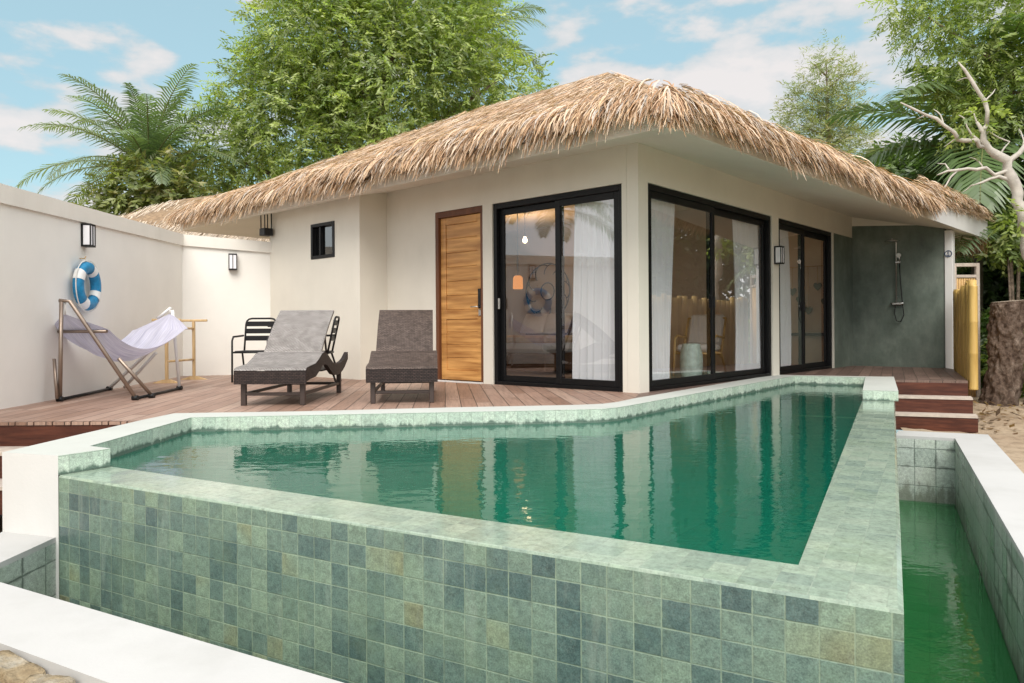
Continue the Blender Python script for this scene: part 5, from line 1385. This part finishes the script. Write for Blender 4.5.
for k, (x_, y_, h_, lb) in enumerate(((13.5, 9.5, 5.2, 'dense dark tree right of the sandy path, mirrored in the wide pool door'), (15.5, 13.0, 6.0, 'tall dark tree behind the sandy path, mirrored beside the white branches'), (12.0, 5.6, 4.4, 'round dark tree nearest the right end of the overflow basin, mirrored in the glass'))):
    bl = [((x_+dx, y_+dy, z_), (1.7, 1.7, 1.5)) for dx, dy, z_ in ((0, 0, h_*.35), (-.8, .9, h_*.6), (.7, -.9, h_*.65), (0, .2, h_*.9), (-.4, -1.4, h_*.35), (.2, 1.6, h_*.35))]
    tree('broadleaf_tree', lb, 'tree', (x_, y_, -.6), bl, 2300, GREENS['dark']+GREENS['mid'][:1], [([(x_, y_, -.7), (x_+.1, y_, h_*.4), (x_, y_+.1, h_*.9)], .2, .04), ([(x_+.1, y_, h_*.4), (x_-.8, y_+.8, h_*.65)], .09, .02)], leaf=(.24, .11), twig=.6, per=12)
# bare pale tree
bt = thing('bare_tree', 'leafless pale tree with smooth crooked branches at the right edge', 'tree', (8.75, 12.4, -.6))
Yb = 12.2
def bp(px, py, dy=0): Y_ = Yb+dy; return (X(px, Y_), Y_, Zh(py, Y_))
mb = MB()
def crook(path, r_, n=8, jitter=0.):
    rs = r_ if isinstance(r_, list) else [r_]*len(path); P = [Vector(p) for p in path]; q = []; rr = []
    for k in range(len(P)-1):
        ln = (P[k+1]-P[k]).length; m_ = max(2, int(ln/.13))
        for i_ in range(m_):
            f = i_/m_; w_ = Vector((random.gauss(0, 1), random.gauss(0, 1), random.gauss(0, 1)))*min(.022, rs[k]*.45) if (i_ or k) else Vector((0, 0, 0))
            q.append(P[k].lerp(P[k+1], f)+w_); rr.append((rs[k]+(rs[k+1]-rs[k])*f)*.86*random.uniform(.9, 1.12))
    q.append(P[-1]); rr.append(rs[-1]*.5); mb.tube(q, rr, n, jitter=.08)
crook([(8.75, 12.4, -.65), bp(1040, 320), bp(1030, 250), bp(1018, 195), bp(1005, 165), bp(985, 145), bp(978, 125)], [.15, .12, .11, .10, .085, .06, .04], 10, jitter=.05)
crook([bp(990, 150), bp(960, 140), bp(930, 118), bp(902, 105)], [.05, .04, .03, .018], 8)
crook([bp(988, 128), bp(986, 105), bp(972, 82), bp(960, 65)], [.045, .036, .03, .018], 8); crook([bp(981, 135), bp(988, 128)], .045, 8)
crook([bp(1014, 182), bp(985, 172), bp(960, 172), bp(938, 178)], [.05, .035, .028, .015], 8)
crook([bp(1018, 190), bp(1000, 180), bp(975, 188)], [.05, .035, .02], 8)
crook([bp(990, 150), bp(972, 138), bp(966, 122), bp(960, 118)], [.03, .02, .014, .008], 6)
crook([bp(960, 172), bp(945, 190), bp(930, 197)], [.022, .014, .008], 6)
crook([bp(1008, 170), bp(1024, 150), bp(1040, 135)], [.06, .045, .03], 8)
crook([bp(1000, 160), bp(1010, 145), bp(990, 135), bp(978, 150)], [.02, .016, .012, .008], 6)
for a_1, b_1 in (((960, 140), (945, 150)), ((930, 118), (918, 122)), ((945, 128), (935, 112)), ((972, 82), (958, 84)), ((986, 105), (997, 92)), ((985, 172), (970, 160)), ((950, 172), (938, 166)), ((1024, 150), (1020, 132)), ((975, 188), (962, 196)), ((978, 125), (968, 112))):
    m_ = ((a_1[0]+b_1[0])/2+2, (a_1[1]+b_1[1])/2-2); crook([bp(*a_1), bp(*m_, .1), bp(*b_1, .15)], [.016, .012, .006], 6)
mb.build('branches', MT['pale'], bt)
lv = Leaves(); sprays(lv, [bp(975, 128), bp(985, 112), bp(1018, 222)], [(.22, .2, .16), (.2, .2, .14), (.25, .2, .2)], 60, GREENS['bright'], leaf=(.12, .05), twig=.25, per=8)
V, F, C = lv.out(); mesh_np('leaves', V, F, C, MT['leaf'], bt)
# cut trunk
stp = thing('cut_trunk', 'thick rough tree trunk cut off flat beside the sandy path', 'tree trunk', (7.95, 12.0, -.6))
mb = MB(); n = 28; rows = 26
def trunkp(u, v):
    a = 2*math.pi*v; z = -.65+1.77*u
    cx = 7.86+.24*u+.04*math.sin(u*5); cyy = 12.0
    r_ = .235+.02*math.exp(-u*7)
    kn = .035*math.sin(3*a+9*u)+.03*math.sin(7*a-14*u)+.035*math.sin(5*a+22*u)*math.sin(u*17)+.02*math.sin(11*a+31*u)
    q = Vector((math.cos(a)*1.6, math.sin(a)*1.6, z*2.6))
    kn = kn*1.0+.17*mnoise.noise(q*1.5)+.14*mnoise.noise(q*3.4)+.10*mnoise.noise(q*7.5)
    r_ *= 1+kn if u < .98 else 1+kn*.4
    return (cx+r_*math.cos(a), cyy+r_*math.sin(a), z+(.02*math.cos(a) if u > .97 else 0))
mb.grid(trunkp, rows*4, n*4)
mb.build('trunk', MT['bark2'], stp)
mb = MB(); mb.face([Vector(trunkp(1, k/112))+Vector((0, 0, -.002)) for k in range(112)]); mb.build('cut_face', MT['cut'], stp)
# driftwood lumps and fallen leaves by the trunk
mb = MB(); stone(mb, (8.30, 11.55, -.50), (.26, .13, .09), .3); stone(mb, (8.62, 11.7, -.46), (.22, .16, .13), -.2)
tag(mb.build('fallen_log', MT['bark']), 'lump of brown fallen wood on the sand beside the cut trunk', 'log')
lv = Leaves(); m = 520
px_ = np.stack([RNG.uniform(5.9, 8.9, m), RNG.uniform(8.6, 12.4, m), np.full(m, -.535)], 1)
px_[:, 2] = [gz(a, b)+.05*math.sin(a*2.3+b*1.1)*math.sin(b*1.9-a*.7)+.02 for a, b in px_[:, :2]]
d = rdir(m)*np.array([1, 1, .25]); d = unit(d)
lv.rhomb(px_, d, unit(np.cross(d, np.array([0, 0, 1.])+rdir(m)*.3)), RNG.uniform(.05, .14, m), RNG.uniform(.03, .07, m), np.array([(.20, .11, .05), (.28, .17, .08), (.12, .07, .035), (.33, .22, .10)])[RNG.choice(4, m)])
V, F, C = lv.out(); o = mesh_np('fallen_leaves', V, F, C, MT['leaf']); o['kind'] = 'stuff'; tag(o, 'brown fallen leaves scattered over the sandy ground', 'leaves')
# thatched hut beyond the wall
ht = thing('thatched_hut', 'low thatched hut roof showing over the garden wall corner', 'hut', (-7.3, 17.0, -.6))
a_, b_2, c_2, d_2 = (-10.2, 14.9, 2.35), (-4.2, 15.6, 2.45), (-4.6, 19.5, 2.4), (-10.0, 19.5, 2.4)
q1, q2 = (-7.9, 17.2, 3.75), (-5.4, 17.5, 4.15)
mb = MB(); mb.face([a_, b_2, q2, q1]); mb.face([b_2, c_2, q2]); mb.face([c_2, d_2, q1, q2]); mb.face([d_2, a_, q1]); hr = mb.build('roof', MT['thatchb'], ht)
rd = Reeds(); thatch_field(rd, a_, b_2, q2, q1, 420, (.3, .55), .05); thatch_field(rd, d_2, a_, q1, q1, 120); thatch_field(rd, b_2, c_2, q2, q2, 60)
thatch_edge(rd, lerp(a_, q1, .45), lerp(b_2, q2, .40), (.1, -1), None, 0, per_m=60, layers=3, h0=.02, h1=.10, drop=.8); thatch_edge(rd, a_, b_2, (.1, -1), None, 0, per_m=40, layers=3, h0=.0, h1=.1)
V, F, C = rd.out(); C = C*.4+C.mean(axis=1, keepdims=True)*np.array([.88, .80, .70]); mesh_np('thatch', V, F, C, MT['thatch'], hr)
mb = MB(); mb.box(-9.6, -4.9, 15.9, 19.0, -.6, 2.42); mb.build('wall', MT['plaster'], ht)

# ------------------------------------------------------------------ light, sky, camera
SUN_EL, SUN_AZ = 46., 180.          # azimuth clockwise from +Y: from behind the camera, on its left
w = bpy.data.worlds.new('World'); sc.world = w; w.use_nodes = True
nt = w.node_tree; nt.nodes.clear()
out = nt.nodes.new('ShaderNodeOutputWorld'); bg = nt.nodes.new('ShaderNodeBackground'); bg.inputs['Strength'].default_value = .15
sky = nt.nodes.new('ShaderNodeTexSky'); sky.sky_type = 'NISHITA'; sky.sun_disc = False
sky.sun_elevation = R(SUN_EL); sky.sun_rotation = R(SUN_AZ); sky.air_density = 1.0; sky.dust_density = .6; sky.ozone_density = 1.5
tc = N(nt, 'TexCoord').outputs['Generated']
sep = N(nt, 'SeparateXYZ'); L(nt, tc, sep.inputs[0])
den = math_(nt, 'MAXIMUM', math_(nt, 'ADD', sep.outputs[2], .22), .05)
cv = N(nt, 'CombineXYZ'); L(nt, math_(nt, 'DIVIDE', sep.outputs[0], den), cv.inputs[0]); L(nt, math_(nt, 'DIVIDE', sep.outputs[1], den), cv.inputs[1]); L(nt, math_(nt, 'MULTIPLY', sep.outputs[2], 2.2), cv.inputs[2])
mp = mapping(nt, cv.outputs[0], (1., 1., 1.6)); 
dm = mapping(nt, tc, (1., 1., 2.3)); dm.node.inputs['Location'].default_value = (.35, .1, .07)
n1 = noise(nt, dm, 7.5, 8, .52); n2 = noise(nt, dm, 2.6, 2, .5)
cl_ = math_(nt, 'ADD', math_(nt, 'MULTIPLY', n1, .75), math_(nt, 'MULTIPLY', n2, .35))
cf = ramp(nt, cl_, [(.515, (0, 0, 0)), (.60, (1, 1, 1))], 'EASE')
cc_ = ramp(nt, n1, [(.44, (1.9, 2.1, 2.2)), (.62, (2.9, 2.66, 2.58))])
base = mixc(nt, .78, mixc(nt, 1., sky.outputs[0], (.80, .90, .78), 'MULTIPLY'), (1.32, 1.94, 2.12))   # thin high haze
skc = mixc(nt, math_(nt, 'MULTIPLY', cf, .85), base, cc_)
veil_fill = ramp(nt, sep.outputs[2], [(.42, (0, 0, 0)), (.75, (1, 1, 1))], 'EASE')  # unseen overhead cloud, added to whiten and lift the fill light
skc = mixc(nt, math_(nt, 'MULTIPLY', veil_fill, .75), skc, (5.1, 5.0, 4.95))
bank_fill = ramp(nt, math_(nt, 'MULTIPLY_ADD', sep.outputs[1], .5, .5), [(.66, (1, 1, 1)), (.86, (0, 0, 0))], 'EASE')  # unseen bright cloud behind and beside the camera, added to light the walls
skc = mixc(nt, math_(nt, 'MULTIPLY', bank_fill, math_(nt, 'ADD', .6, math_(nt, 'MULTIPLY', cf, .3))), skc, (5.25, 5.25, 5.3))
L(nt, skc, bg.inputs['Color']); L(nt, bg.outputs[0], out.inputs['Surface'])
sl = bpy.data.lights.new('sun', 'SUN'); sl.energy = 1.35; sl.angle = R(36); sl.color = (1, .95, .87)
so_ = bpy.data.objects.new('sun', sl); COL.objects.link(so_)
az = R(SUN_AZ); sdv = Vector((math.sin(az)*math.cos(R(SUN_EL)), math.cos(az)*math.cos(R(SUN_EL)), math.sin(R(SUN_EL))))
so_.rotation_euler = sdv.to_track_quat('Z', 'Y').to_euler(); so_.location = (-8, -10, 14)

cam = bpy.data.cameras.new('camera'); co = bpy.data.objects.new('camera', cam); COL.objects.link(co)
cam.sensor_width = 36.; cam.lens = 740/1024*36; cam.shift_y = -12.5/1024; cam.clip_end = 2000; cam.clip_start = .05
th = R(.385); rt = Vector((math.cos(th), 0, -math.sin(th))); upv = Vector((math.sin(th), 0, math.cos(th))); bk = Vector((0, -1, 0))
Mx = Matrix((rt, upv, bk)).transposed().to_4x4(); Mx.translation = (0, 0, .72)
co.matrix_world = Mx
sc.camera = co
sc.view_settings.view_transform = 'Standard'; sc.view_settings.look = 'None'; sc.view_settings.gamma = 1; sc.view_settings.use_curve_mapping = False
sc.view_settings.exposure = 1.1
sc.cycles.max_bounces = 10; sc.cycles.transparent_max_bounces = 16; sc.cycles.diffuse_bounces = 4; sc.cycles.glossy_bounces = 4
sc.cycles.caustics_reflective = False; sc.cycles.caustics_refractive = False
sc.cycles.use_denoising = True
